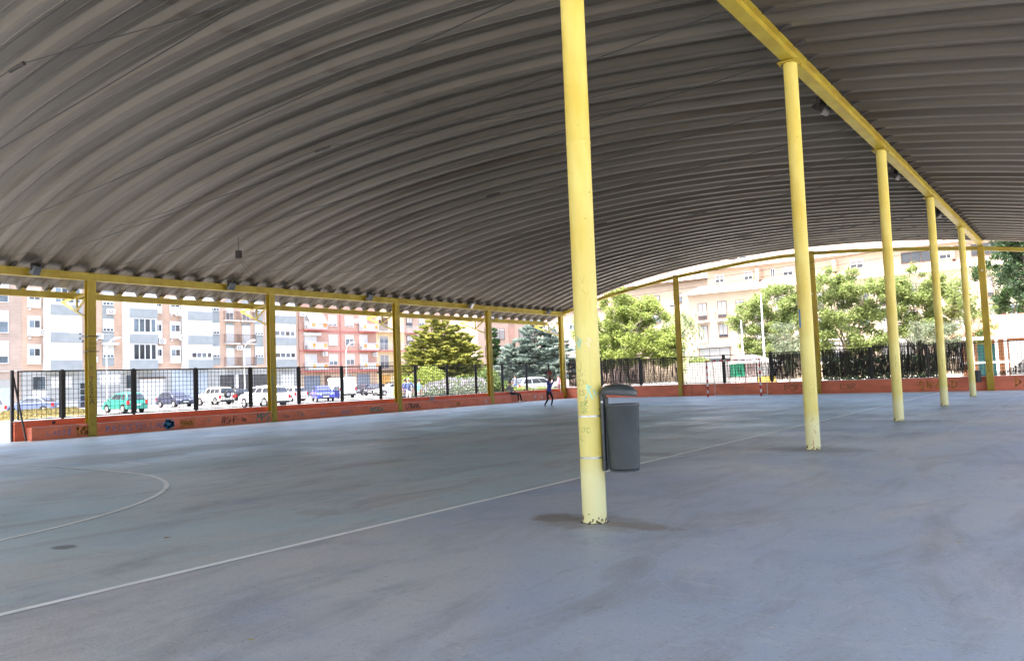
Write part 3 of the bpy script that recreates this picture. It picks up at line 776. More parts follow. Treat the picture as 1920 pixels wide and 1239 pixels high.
# ------------------------------------------------------------------ fences
def fence_panel(L, z0, z1, grid=.17, wr=.0075):
    """panel in local x, from 0 to L"""
    fr = MB(); w = .035
    fr.box(0, L, -w / 2, w / 2, z0, z0 + .04); fr.box(0, L, -w / 2, w / 2, z1 - .045, z1)
    fr.box(0, .05, -w / 2, w / 2, z0 + .04, z1 - .045); fr.box(L - .05, L, -w / 2, w / 2, z0 + .04, z1 - .045)
    wm = MB(); k = int(L / grid)
    for i in range(1, k + 1):
        x = L * i / (k + 1); wm.box(x - wr, x + wr, .010, .017, z0 + .04, z1 - .045)
    k = int((z1 - z0) / grid)
    for i in range(1, k + 1):
        z_ = z0 + (z1 - z0) * i / (k + 1); wm.box(.05, L - .05, .0175, .024, z_ - wr, z_ + wr)
    return fr, wm
def fence(name, label, ps, fixed, along_y, z0, z1, pw=.095):
    t = thing(name, label, 'fence', (0, 0, 0))
    rot = R(90) if along_y else 0
    cache = {}
    for a, b in zip(ps, ps[1:]):
        L = round(b - a - pw - .02, 2)
        if L not in cache:
            fr, wm = fence_panel(L, z0, z1)
            fo = fr.build('panel_frame', M['black'], t); wo = wm.build('wire_mesh', M['wire'], fo); cache[L] = fo
        else:
            fo = copy_tree(cache[L], t)
        fo.location = (fixed, a + pw / 2 + .01, 0) if along_y else (a + pw / 2 + .01, fixed, 0)
        fo.rotation_euler = (0, 0, rot)
    pm = MB(); pm.box(-.035, .035, -pw / 2, -pw / 2 + .045, z0 - .05, z1 + .03); pm.box(-.035, .035, pw / 2 - .045, pw / 2, z0 - .05, z1 + .03)
    for zz in (z0 + .3, (z0 + z1) / 2, z1 - .3): pm.box(-.02, .02, -pw / 2 + .045, pw / 2 - .045, zz, zz + .05)
    p0 = None
    for p_ in ps[1:]:
        if p0 is None: p0 = pm.build('post', M['black'], t); o = p0
        else: o = p0.copy(); C.objects.link(o); o.parent = t
        o.location = (fixed, p_, 0) if along_y else (p_, fixed, 0); o.rotation_euler = (0, 0, 0 if along_y else R(90))
    return t
psA = [11.58] + [13.10 + 2.594 * k for k in range(13)]
fA = fence('mesh_fence', 'long black steel mesh fence on the low wall beside the street', psA, -29.65, True, .71, 2.40)
m_ = MB(); m_.box(-29.72, -29.62, 11.44, 11.53, 0, 2.42); m_.bar((-29.66, 11.52, 2.2), (-29.02, 11.66, .03), .045, .045); m_.build('end_post', M['black'], fA)
psE = [-28.95, -26.35, -23.45, -20.63, -17.90, -15.06, -12.40, -9.69, -6.97, -4.22, -1.5, 1.2, 4.0]
fE = fence('mesh_fence', 'black steel mesh fence on the far end wall, partly hung with brown screens', psE, 45.54, False, .76, 2.42)

def screen(x0, x1, z0, z1, mt, label, dens, name='heather_screen', rag=.12, gap=0.0, shape=None):
    mb = MB(); n = int((x1 - x0) * dens * 1.35)
    for i in range(n):
        x = x0 + (x1 - x0) * (i + rnd(-.3, .3) + .5) / n
        a = z0 + rnd(0, rag * 1.2); b = z1 + rnd(-rag * .35, rag * .5)
        if rnd(0, 1) < gap: b = a + (b - a) * rnd(.3, .8)
        if shape:
            a2, b2_ = shape(x)
            a = max(a, a2 + rnd(-.02, .03)); b = min(b, b2_)
            if b <= a: continue
        w = rnd(.005, .012); y = 45.60 + rnd(-.015, .03); l_ = rnd(-.05, .05)
        mb.hexa([(x, y, a), (x + w, y, a), (x + w, y + .006, a), (x, y + .006, a), (x + l_, y, b), (x + w + l_, y, b), (x + w + l_, y + .006, b), (x + l_, y + .006, b)])
    for zz in (z0 + .25, (z0 + z1) / 2, z1 - .2):
        if shape: break
        mb.box(x0, x1, 45.642, 45.648, zz, zz + .008)
    o = mb.build(name, mt, normals=False)
    return tag(o, label, 'screen', 'brushwood screens hung on the end fence')
screen(-28.9, -26.35, .74, 2.62, M['heather'], 'tall brown heather screen in the far left corner of the end fence', 130)
screen(-26.3, -23.5, .8, 2.52, M['heather'], 'brown heather screen right of the corner screen, behind the litter bin post', 105, gap=.08)
screen(-23.4, -20.75, .8, 2.38, M['heather'], 'thinner see-through heather screen left of the first end post', 92, gap=.10)
screen(-17.8, -15.1, .8, 2.10, M['heatherdk'], 'ragged torn screen behind the goal with gaps in it', 48, rag=.3, gap=.3)
screen(-15.0, -12.55, .8, 2.30, M['heatherdk'], 'dark screen just right of the goal', 150, rag=.25)
screen(-12.25, -9.75, .8, 2.33, M['heatherdk'], 'dark screen right of the second end post', 150, rag=.25, gap=.05)
screen(-9.62, -7.05, .8, 2.55, M['heatherdk'], 'dark screen behind the third round column, highest and bushy on top', 150, rag=.3)
screen(-6.9, -5.15, .8, 2.45, M['heatherdk'], 'dark screen left of the small wall bin', 150, rag=.25)
screen(-3.95, 4.0, .74, 2.40, M['net'], 'black screen sagging in a curve at the right edge', 110, shape=lambda x: (.76 if x > -2.6 else .74, min(2.40, .90 + max(0, (x + 3.95)) ** 2 * .45 + (2.4 if x > -2.35 else 0))))

# ------------------------------------------------------------------ goal
goal = thing('handball_goal', 'goal with red and white striped posts in front of the end wall', 'goal', (-16.47, 43.2, 0))
mr, mwh = mat('goal_red', (.50, .03, .03), .4), mat('goal_white', (.72, .73, .74), .4)
def striped(mb, p, q, w, n, start=0):
    p = Vector(p); q = Vector(q)
    for i in range(n):
        mb.m = (i + start) % 2; mb.bar(p + (q - p) * i / n, p + (q - p) * (i + 1) / n, w, w, (0, 1, 0))
for x in (-1.54, 1.54):
    m_ = MB(); striped(m_, (x, 0, .004), (x, 0, 2.0), .08, 10); m_.build('post', [mr, mwh], goal)
m_ = MB(); striped(m_, (-1.58, 0, 2.04), (1.58, 0, 2.04), .08, 15); m_.build('crossbar', [mr, mwh], goal)
m_ = MB()
for x in (-1.54, 1.54): m_.tube([(x, .04, 2.04), (x, .8, 2.02), (x, 1.0, 1.6), (x, 1.1, .03)], .02, 8)
m_.tube([(-1.54, 1.1, .05), (1.54, 1.1, .05)], .02, 8); m_.tube([(-1.54, .8, 2.02), (1.54, .8, 2.02)], .02, 8)
m_.build('rear_frame', M['galv'], goal, True)

# ------------------------------------------------------------------ people
SKIN = mat('skin', (.42, .24, .16), .6); HAIR = mat('dark_hair', (.02, .015, .012), .6); HAIRG = mat('grey_hair', (.35, .33, .31), .6)
def cloth(n, c): return mat(n, c, .85, 0, .15, 12)
def person(loc, rz, scale, label, joints, shirt, trousers, shoes, hair=HAIR, short=False, cat='person'):
    """joints: local pose (facing +x), metres for a 1.75 m adult; one continuous skinned surface"""
    J = {k: Vector(v) for k, v in joints.items()}
    vs, es, rad, lab = [], [], [], []
    def add(p, r, parent=None, l='shirt'):
        vs.append(Vector(p)); rad.append(r); lab.append(l); i = len(vs) - 1
        if parent is not None: es.append((parent, i))
        return i
    pel = add(J['pelvis'], (.15, .11), None, 'trousers')
    wa = add((J['pelvis'] * .55 + J['chest'] * .45), (.14, .10), pel)
    ch = add(J['chest'], (.165, .115), wa)
    nb = add(J['neck'] - (J['neck'] - J['chest']) * .25, (.09, .07), ch)
    nk = add(J['neck'], (.055, .055), nb, 'skin')
    hd = J['head']; ax = (hd - J['neck']).normalized()
    h1 = add(J['neck'] + ax * .07, (.062, .072), nk, 'skin'); h2 = add(hd, (.078, .095), h1, 'skin'); h3 = add(hd + ax * .085, (.062, .078), h2, 'skin')
    for s_ in ('l', 'r'):
        sh = add(J['sh_' + s_], (.062, .062), nb); el = add(J['el_' + s_], (.042, .042), sh, 'shirt'); wr = add(J['wr_' + s_], (.028, .028), el, 'skin')
        d = (J['wr_' + s_] - J['el_' + s_]).normalized(); side = d.cross(Vector((1, .2, .1))).normalized()
        pm_ = add(J['wr_' + s_] + d * .05, (.036, .018), wr, 'skin')
        for q, (off, ln) in enumerate(((-.030, .062), (-.010, .080), (.010, .085), (.030, .075))):
            a = add(J['wr_' + s_] + d * .095 + side * off, (.0095, .0095), pm_, 'skin')
            add(J['wr_' + s_] + d * (.095 + ln) + side * off * 1.15 + Vector((.012, 0, -.012)), (.008, .008), a, 'skin')
        th = add(J['wr_' + s_] + d * .045 + side * -.055, (.0105, .0105), pm_, 'skin'); add(J['wr_' + s_] + d * .085 + side * -.075, (.009, .009), th, 'skin')
        hp = add(J['hip_' + s_], (.095, .09), pel, 'trousers'); kn = add(J['kn_' + s_], (.062, .062), hp, 'trousers'); md = add((J['kn_' + s_] * .6 + J['an_' + s_] * .4), (.058, .058), kn, 'trousers' if not short else 'skin')
        an = add(J['an_' + s_], (.042, .042), md, 'trousers' if not short else 'skin'); fd = (J['toe_' + s_] - J['an_' + s_])
        add(J['an_' + s_] + fd * .5 + Vector((0, 0, -.01)), (.045, .035), an, 'shoes'); add(J['toe_' + s_], (.038, .026), len(vs) - 1, 'shoes')
    me = bpy.data.meshes.new('person'); me.from_pydata([v * scale for v in vs], es, []); me.update()
    ob = bpy.data.objects.new('person', me); C.objects.link(ob)
    ob.modifiers.new('skin', 'SKIN'); sk = me.skin_vertices[0].data
    for i, r_ in enumerate(rad): sk[i].radius = (r_[0] * scale, r_[1] * scale); sk[i].use_root = (i == 0)
    ob.modifiers['skin'].use_smooth_shade = True
    sub = ob.modifiers.new('sub', 'SUBSURF'); sub.levels = 1; sub.render_levels = 1
    dg = bpy.context.evaluated_depsgraph_get(); ev = ob.evaluated_get(dg)
    me2 = bpy.data.meshes.new_from_object(ev)
    bpy.data.objects.remove(ob); bpy.data.meshes.remove(me)
    me2.name = 'person'
    for m_ in (SKIN, shirt, trousers, shoes): me2.materials.append(m_)
    mi = {'skin': 0, 'shirt': 1, 'trousers': 2, 'shoes': 3}
    segs = [(vs[a] * scale, vs[b] * scale, lab[b]) for a, b in es]
    while len(me2.materials) > 4: me2.materials.pop(index=0)
    for p in me2.polygons:
        c = p.center; best = 1e9; bl = 'shirt'
        for a, b, l_ in segs:
            ab = b - a; t = max(0, min(1, (c - a).dot(ab) / max(ab.length_squared, 1e-9))); dd = (a + ab * t - c).length
            if dd < best: best = dd; bl = l_
        p.material_index = mi[bl]; p.use_smooth = True
    o = bpy.data.objects.new('person', me2); C.objects.link(o); o.location = loc; o.rotation_euler = (0, 0, rz)
    tag(o, label, cat)
    # hair cap, nose, eyes, mouth
    hm = MB(); c0 = hd * scale + ax * .03 * scale
    prof_ = [(.001, .105), (.045, .098), (.075, .075), (.088, .04), (.09, 0.0), (.085, -.03)]
    prof_ = [(a * scale, b * scale) for a, b in prof_]
    hm.lathe(prof_, 14, tuple(c0 + Vector((-.012, 0, .015)) * scale), sx=1.1, sy=.95)
    hm.build('hair', hair, o, True)
    fm = MB(); fw = Vector((1, 0, 0)); fc_ = hd * scale
    fm.m = 0; fm.hexa([tuple(fc_ + Vector(p_) * scale) for p_ in ((.085, -.014, -.03), (.115, -.006, -.032), (.115, .006, -.032), (.085, .014, -.03), (.085, -.008, .015), (.092, -.003, .015), (.092, .003, .015), (.085, .008, .015))])
    fm.m = 1
    for sy in (-.032, .032): fm.lathe([(0, 0), (.010 * scale, .001), (0, .003)], 8, tuple(fc_ + Vector((.088, sy, .012)) * scale), 'x')
    fm.box(*(v_ for pr_ in (((fc_.x + .086 * scale), (fc_.x + .091 * scale)), ((fc_.y - .022 * scale), (fc_.y + .022 * scale)), ((fc_.z - .055 * scale), (fc_.z - .048 * scale))) for v_ in pr_))
    for sy in (-1, 1):
        fm.m = 0; fm.lathe([(0, 0), (.02 * scale, .006), (0, .014)], 8, tuple(fc_ + Vector((-.005, sy * .088, -.005)) * scale), 'y')
    fm.build('face', [SKIN, HAIR], o)
    return o
def stand(lean=0.0, arms=.12, stride=.08):
    d = dict(pelvis=(0, 0, .95), chest=(lean * .6, 0, 1.30), neck=(lean, 0, 1.50), head=(lean + .02, 0, 1.62))
    for s_, k in (('l', 1), ('r', -1)):
        d['sh_' + s_] = (lean, .18 * k, 1.44); d['el_' + s_] = (lean - .02, (.22 + arms) * k, 1.15); d['wr_' + s_] = (lean + .1, (.20 + arms * .8) * k, .92)
        d['hip_' + s_] = (0, .09 * k, .90); d['kn_' + s_] = (stride * k * .6 + .02, .10 * k, .50); d['an_' + s_] = (stride * k - .02, .10 * k, .09); d['toe_' + s_] = (stride * k + .15, .12 * k, .035)
    return d
grey_sole = cloth('grey_shoes', (.30, .28, .26))
# boy shooting a ball
P = dict(pelvis=(-.10, 0, .90), chest=(.02, 0, 1.22), neck=(.10, 0, 1.42), head=(.12, 0, 1.55),
         sh_l=(.12, .17, 1.38), el_l=(.20, .20, 1.62), wr_l=(.14, .10, 1.80), sh_r=(.08, -.17, 1.38), el_r=(.24, -.20, 1.58), wr_r=(.16, -.12, 1.78),
         hip_l=(-.10, .09, .86), kn_l=(.14, .12, .52), an_l=(-.12, .16, .10), toe_l=(.05, .18, .04), hip_r=(-.10, -.09, .86), kn_r=(.02, -.14, .48), an_r=(-.34, -.16, .13), toe_r=(-.20, -.17, .04))
person((-21.75, 32.45, .004), R(-25), .85, 'boy in blue shirt and black trousers reaching up to throw a ball', P, cloth('blue_shirt', (.05, .06, .30)), cloth('black_trousers', (.015, .015, .022)), grey_sole)
bl = MB(); bl.lathe([(.118 * math.sin(PI * t / 12), -.118 * math.cos(PI * t / 12)) for t in range(13)], 20)
tag(bl.build('basketball', mat('ball_red_brown', (.20, .045, .03), .6), None, True, loc=(-21.60, 32.32, 1.70)), 'red-brown ball just leaving the raised hands of the boy', 'ball')
# seated figure on the ledge
Q = dict(pelvis=(0, 0, .56), chest=(-.12, 0, .86), neck=(-.14, 0, 1.06), head=(-.10, 0, 1.19),
         sh_l=(-.12, .18, 1.0), el_l=(.02, .24, .78), wr_l=(.22, .16, .66), sh_r=(-.12, -.18, 1.0), el_r=(-.34, -.24, .78), wr_r=(-.36, -.24, .56),
         hip_l=(.03, .09, .55), kn_l=(.50, .12, .53), an_l=(.62, .12, .09), toe_l=(.78, .14, .035), hip_r=(.03, -.09, .55), kn_r=(.46, -.10, .54), an_r=(.50, -.08, .09), toe_r=(.66, -.10, .035))
person((-29.28, 39.45, .004), R(12), 1.0, 'person in grey top and black trousers sitting on the red ledge', Q, cloth('grey_top', (.22, .21, .22)), cloth('black_jeans', (.012, .012, .016)), cloth('pale_shoes', (.5, .47, .44)))
person((-33.6, 34.8, .004), R(135), 1.0, 'person in blue shirt and white trousers seen from behind outside the fence', stand(0, .10), cloth('mid_blue_shirt', (.06, .09, .22)), cloth('white_trousers', (.72, .70, .68)), grey_sole, HAIRG)
person((-34.8, 35.7, .004), R(80), .98, 'dark haired person in dark blue standing left of the white trousers, behind the fence', stand(.02, .04), cloth('navy_shirt', (.05, .06, .16)), cloth('dark_trousers', (.05, .05, .08)), grey_sole)
person((-32.4, 34.4, .004), R(60), .95, 'person in turquoise shirt behind a fence post beside the shrubs', stand(.03, .06), cloth('turquoise_shirt', (.10, .42, .36)), cloth('grey_shorts', (.25, .23, .23)), grey_sole, short=True)
person((-39.0, 53.1, .004), R(110), 1.0, 'person in grey shirt standing on the pavement beyond the seated figure', stand(.02, .08), cloth('greyblue_shirt', (.14, .15, .19)), cloth('blue_shorts', (.06, .09, .2)), grey_sole, short=True)
person((-39.9, 52.4, .004), R(-60), .62, 'small child in dark red left of the person in grey shirt', stand(.02, .04), cloth('darkred_top', (.30, .05, .05)), cloth('dark_leggings', (.06, .05, .06)), grey_sole)
person((-32.9, 50.4, .004), R(200), .92, 'person in bright pink top beyond the far corner of the fence', stand(.0, .10), cloth('pink_top', (.75, .16, .22)), cloth('dark_skirt', (.10, .05, .06)), grey_sole)

# ------------------------------------------------------------------ vehicles
def car(loc, head, colr, label, L=4.1, Wd=1.74, H=1.47, style='hatch', spare=False, metal=.1, rack=False, name='parked_car', cat='car', door=False):
    t = thing(name, label, cat, (loc[0], loc[1], .004), R(head), 'cars parked along the street')
    pm_ = mat('car_paint', colr, .28, metal, .03, 3, spec=.6)
    h = H; r = .31 if H < 1.6 else .36
    a1, a2 = -.31 * L, .32 * L
    if style == 'hatch': up = [(-.5, .50), (-.495, .78 * 1), (-.47, .94), (.22, .98), (.42, .84), (.485, .68), (.5, .45)]; gh = [(-.455, .93), (-.36, h - .03), (.06, h), (.26, .96)]
    elif style == 'sedan': up = [(-.5, .50), (-.49, .80), (-.46, .98), (-.30, 1.0), (.20, .96), (.42, .84), (.485, .66), (.5, .45)]; gh = [(-.34, .98), (-.20, h - .02), (.05, h), (.24, .95)]
    elif style == 'suv': up = [(-.5, .55), (-.495, .95), (-.475, 1.06), (.22, 1.10), (.40, 1.02), (.485, .86), (.5, .5)]; gh = [(-.47, 1.04), (-.40, h - .04), (.08, h), (.27, 1.08)]
    elif style == 'boxy': up = [(-.5, .6), (-.5, 1.05), (-.49, 1.08), (.18, 1.08), (.44, 1.02), (.49, .95), (.5, .55)]; gh = [(-.485, 1.07), (-.465, h - .03), (.07, h), (.17, 1.07)]
    else: up = [(-.5, .5), (-.5, 1.3), (-.49, h - .05), (-.45, h), (.18, h), (.25, h - .08), (.36, 1.35), (.46, 1.08), (.5, .85), (.5, .5)]; gh = None
    zb = .24 if H < 1.6 else .32
    low = [(.5 * L, zb + .05), (.48 * L, zb)]
    def archpts(cx):
        rr = r + .045; return [(cx + rr * math.cos(a), max(zb, r + rr * math.sin(a))) for a in [PI * q / 10 for q in range(11)]]
    low += archpts(a2) + archpts(a1) + [(-.48 * L, zb), (-.5 * L, zb + .05)]
    poly = [(x * L, z_) for x, z_ in up] + low
    mb = MB(); mb.prism(poly, -Wd / 2, Wd / 2)
    bo = mb.build('body', pm_, t, True); bevel(bo, .09, 3, 28)
    gd = M['glassdark'] if style != 'pane' else M['glass']
    if gh:
        (x0, z0), (x1, z1), (x2, z2), (x3, z3) = [(x * L, z_) for x, z_ in gh]
        wb, wt = Wd / 2 - .05, Wd / 2 - .20
        cb_ = MB(); mid = ((x1 + x2) / 2, max(z1, z2) + .045); prof_ = [(x0, z0 - .02), ((x0 + x1) / 2 - .03, (z0 + z1) / 2 + .02), (x1, z1), (x1 * .6 + x2 * .4, mid[1] - .008), (x1 * .3 + x2 * .7, mid[1]), (x2, z2), ((x2 + x3) / 2 + .03, (z2 + z3) / 2 + .03), (x3, z3 - .02)]
        zl, zh = min(z0, z3), max(z1, z2); hw = lambda z_: wb + (wt - wb) * max(0, min(1.1, (z_ - zl) / (zh - zl)))
        ia = cb_.vs([(x_, -hw(z_), z_) for x_, z_ in prof_]); ib = cb_.vs([(x_, hw(z_), z_) for x_, z_ in prof_]); ic = cb_.vs([(x_, 0, z_ + (.03 if z_ > 1.2 else 0)) for x_, z_ in prof_]); k_ = len(prof_)
        cb_.face([ia + q for q in range(k_)]); cb_.face([ib + q for q in range(k_)][::-1])
        for q in range(k_ - 1): cb_.face((ia + q, ia + q + 1, ic + q + 1, ic + q)); cb_.face((ic + q, ic + q + 1, ib + q + 1, ib + q))
        cb_.face((ia, ic, ic + k_ - 1, ia + k_ - 1)); cb_.face((ic, ib, ib + k_ - 1, ic + k_ - 1))
        c_ = cb_.build('roof', pm_, bo, True); bevel(c_, .05, 2, 45)
        def P_(u, v, s_):   # point on the side of the cabin
            xb = x0 + (x3 - x0) * u; xt = x1 + (x2 - x1) * u; zb_ = z0 + (z3 - z0) * u; zt = z1 + (z2 - z1) * u
            return Vector((xb + (xt - xb) * v, s_ * (wb + (wt - wb) * v + .012), zb_ + (zt - zb_) * v))
        for s_ in (-1, 1):
            for (ua, ub) in ((.06, .33), (.37, .64), (.67, .93)):
                w_ = MB(); w_.quad(P_(ua, .14, s_), P_(ub, .14, s_), P_(ub, .86, s_), P_(ua, .86, s_)); w_.build('side_window', gd, bo, normals=False)
        def E_(xa, za, xb, zb_, nm, off):
            w_ = MB(); d_ = Vector((off, 0, .012))
            pa = Vector((xa, 0, za)); pb = Vector((xb, 0, zb_))
            q1 = pa + (pb - pa) * .12 + d_; q2 = pa + (pb - pa) * .88 + d_
            wa_, wb2 = wb - .10, wt - .03
            w_.quad(q1 + Vector((0, -wa_, 0)), q1 + Vector((0, wa_, 0)), q2 + Vector((0, wb2, 0)), q2 + Vector((0, -wb2, 0))); w_.build(nm, gd, bo, normals=False)
        E_(x3, z3, x2, z2, 'windscreen', .055); E_(x0, z0, x1, z1, 'rear_window', -.055)
    else:
        for s_ in (-1, 1):
            w_ = MB(); y = s_ * (Wd / 2 + .006)
            w_.quad((.20 * L, y, 1.35), (.355 * L, y, 1.32), (.255 * L, y, h - .35), (.20 * L, y, h - .35)); w_.build('side_window', gd, bo, normals=False)
        w_ = MB(); w_.quad((.375 * L, -.7, 1.35), (.375 * L, .7, 1.35), (.262 * L, .62, h - .12), (.262 * L, -.62, h - .12)); w_.build('windscreen', gd, bo, normals=False)
        for s_ in (-1, 1): w_ = MB(); w_.quad((-.5 * L - .008, s_ * .12, 1.3), (-.5 * L - .008, s_ * .70, 1.3), (-.5 * L - .008, s_ * .70, h - .35), (-.5 * L - .008, s_ * .12, h - .35)); w_.build('rear_window', M['offwhite'] if s_ > 0 else M['offwhite'], bo, normals=False)
    w0 = None
    for cx in (a1, a2):
        for s_ in (-1, 1):
            wm = MB(); wm.lathe([(0, -.10), (r * .8, -.10), (r, -.08), (r, .08), (r * .8, .10), (r * .66, .10), (0, .09)], 24, (0, 0, 0), 'y')
            wo = wm.build('wheel', M['tyre'], t, True, loc=(cx, s_ * (Wd / 2 - .095), r))
            rm = MB(); rm.lathe([(0, .105 * s_), (r * .30, .113 * s_), (r * .6, .105 * s_), (r * .66, .10 * s_)], 20, (0, 0, 0), 'y')
            for q in range(5):
                a = 2 * PI * q / 5; rm.bar((0, .108 * s_, 0), (r * .62 * math.cos(a), .108 * s_, r * .62 * math.sin(a)), .05, .02, (0, 1, 0))
            rm.build('rim', M['rim'], wo)
    zf = up[-2][1]; zr = up[1][1]
    fx = .5 * L; 
    for s_ in (-1, 1):
        m_ = MB(); m_.hexa([(.455 * L, s_ * (Wd / 2 - .42), zf - .12), (.492 * L, s_ * (Wd / 2 - .42), zf - .12), (.475 * L, s_ * (Wd / 2 - .02), zf - .12), (.43 * L, s_ * (Wd / 2 + .004), zf - .10),
                           (.455 * L, s_ * (Wd / 2 - .42), zf + .03), (.489 * L, s_ * (Wd / 2 - .42), zf + .02), (.470 * L, s_ * (Wd / 2 - .02), zf + .05), (.43 * L, s_ * (Wd / 2 + .004), zf + .07)]); m_.build('headlight', M['headlight'], bo)
        m_ = MB(); zt = (.95 if style != 'van' else 1.2); m_.box(-.505 * L, -.47 * L, s_ * (Wd / 2 - .17), s_ * (Wd / 2 + .006), zt - .32, zt - .03); m_.build('tail_light', M['redlight'], bo)
        m_ = MB(); m_.box(.19 * L, .225 * L, s_ * (Wd / 2 + .02), s_ * (Wd / 2 + .18), gh[3][1] if gh else 1.35, (gh[3][1] if gh else 1.35) + .13); bevel(m_.build('wing_mirror', pm_, bo), .03, 2)
    m_ = MB(); m_.box(fx + .012, fx + .022, -.26, .26, .42, .53); m_.build('number_plate', M['plate'], bo)
    m_ = MB(); m_.box(-fx - .022, -fx - .012, -.26, .26, .55, .66); m_.build('number_plate', M['plate'], bo)
    m_ = MB(); m_.box(fx - .03, fx + .010, -.6, .6, .30, .40); m_.box(fx - .05, fx + .006, -.35, .35, .58, .66); m_.build('grille', M['tyre'], bo)
    m_ = MB(); m_.box(-fx - .008, -fx + .05, -Wd / 2 + .08, Wd / 2 - .08, .28, .46); m_.build('rear_bumper', M['tyre'] if H > 1.55 else pm_, bo)
    if spare:
        m_ = MB(); m_.lathe([(0, -.12), (.33, -.11), (.36, -.02), (.36, .08), (0, .09)], 24, (-fx - .12, 0, 1.0), 'x'); m_.build('spare_wheel', M['tyre'], t, True)
        m_ = MB(); m_.lathe([(0, -.13), (.2, -.125), (.2, -.12)], 20, (-fx - .12, 0, 1.0), 'x'); m_.build('spare_cover', M['rim'], t, True)
    if rack:
        m_ = MB()
        for q in range(4): m_.box(-.42 * L + q * .17 * L, -.42 * L + q * .17 * L + .05, -Wd / 2 + .1, Wd / 2 - .1, h + .08, h + .12)
        for s_ in (-1, 1): m_.box(-.45 * L, .14 * L, s_ * (Wd / 2 - .12), s_ * (Wd / 2 - .16), h - .02, h + .08)
        m_.build('roof_rack', M['darksteel'] if style == 'van' else M['tyre'], t)
    if door:
        m_ = MB(); m_.box(-.02, .86, -.03, .03, .30, .95); d_ = m_.build('door', pm_, t, loc=(.16 * L, Wd / 2 + .02, 0)); d_.rotation_euler = (0, 0, R(118)); bevel(d_, .02, 2)
        m_ = MB(); m_.hexa([(-.02, -.015, .95), (.86, -.015, .95), (.86, .015, .95), (-.02, .015, .95), (.22, -.015, 1.36), (.80, -.015, 1.36), (.80, .015, 1.36), (.22, .015, 1.36)]); m_.build('door_window', M['glass'], d_)
    return t
car((-60.5, 31.3), 182, (.03, .22, .17), 'small green hatchback parked nearest the grass verge', 3.6, 1.62, 1.50)
car((-70.5, 41.3), -2, (.035, .04, .07), 'dark navy hatchback facing the court, right of the green car', 3.9, 1.68, 1.42)
car((-70.0, 45.2), 182, (.62, .60, .54), 'beige off-roader with a spare wheel on its tail', 3.9, 1.66, 1.68, 'boxy', spare=True, rack=False)
car((-75.8, 51.0), 178, (.012, .012, .014), 'black estate car with red tail lights right of the beige off-roader', 4.3, 1.75, 1.5, 'suv')
car((-52.8, 38.4), 178, (.80, .80, .80), 'white crossover car parked closest to the fence, crossed by the second wall post', 4.35, 1.82, 1.60, 'suv')
car((-66.4, 51.4), 180, (.75, .62, .62), 'pale pinkish car mostly hidden behind the white crossover', 3.8, 1.66, 1.45)
car((-78.5, 60.0), 182, (.76, .76, .75), 'white hatchback parked left of the blue car, further back', 4.0, 1.7, 1.42)
car((-60.1, 50.4), -30, (.035, .045, .28), 'blue hatchback facing the fence with its door standing open', 3.7, 1.66, 1.42, door=True)
car((-69.6, 60.9), 160, (.80, .80, .79), 'tall white delivery van with a dark roof rack', 4.9, 1.95, 2.30, 'van', rack=True, name='delivery_van', cat='van')
car((-79.3, 73.6), -80, (.03, .03, .045), 'black car right of the white van, the one farther back', 4.2, 1.75, 1.45, 'sedan')
car((-75.0, 71.6), -66, (.02, .02, .03), 'black car in front of the other black car, right of the van', 4.0, 1.72, 1.45)
car((-69.0, 68.6), -112, (.58, .60, .62), 'silver car with dark roof box beside the third wall post', 4.2, 1.72, 1.45, rack=True, metal=.4)
car((-73.8, 30.3), 214, (.10, .13, .22), 'dark blue saloon half hidden behind the dry grass', 4.4, 1.75, 1.42, 'sedan')
car((-68.6, 24.6), 178, (.75, .76, .78), 'white car cut by the left edge of the picture', 4.1, 1.7, 1.45)
car((-39.3, 56.8), 62, (.42, .44, .46), 'silver car with red tail lamp parked under the blue spruce', 4.4, 1.76, 1.47, 'hatch', metal=.5)
car((-52.5, 74.8), 40, (.45, .60, .68), 'light blue van-like car far behind the blue spruce', 4.2, 1.75, 1.75, 'suv')

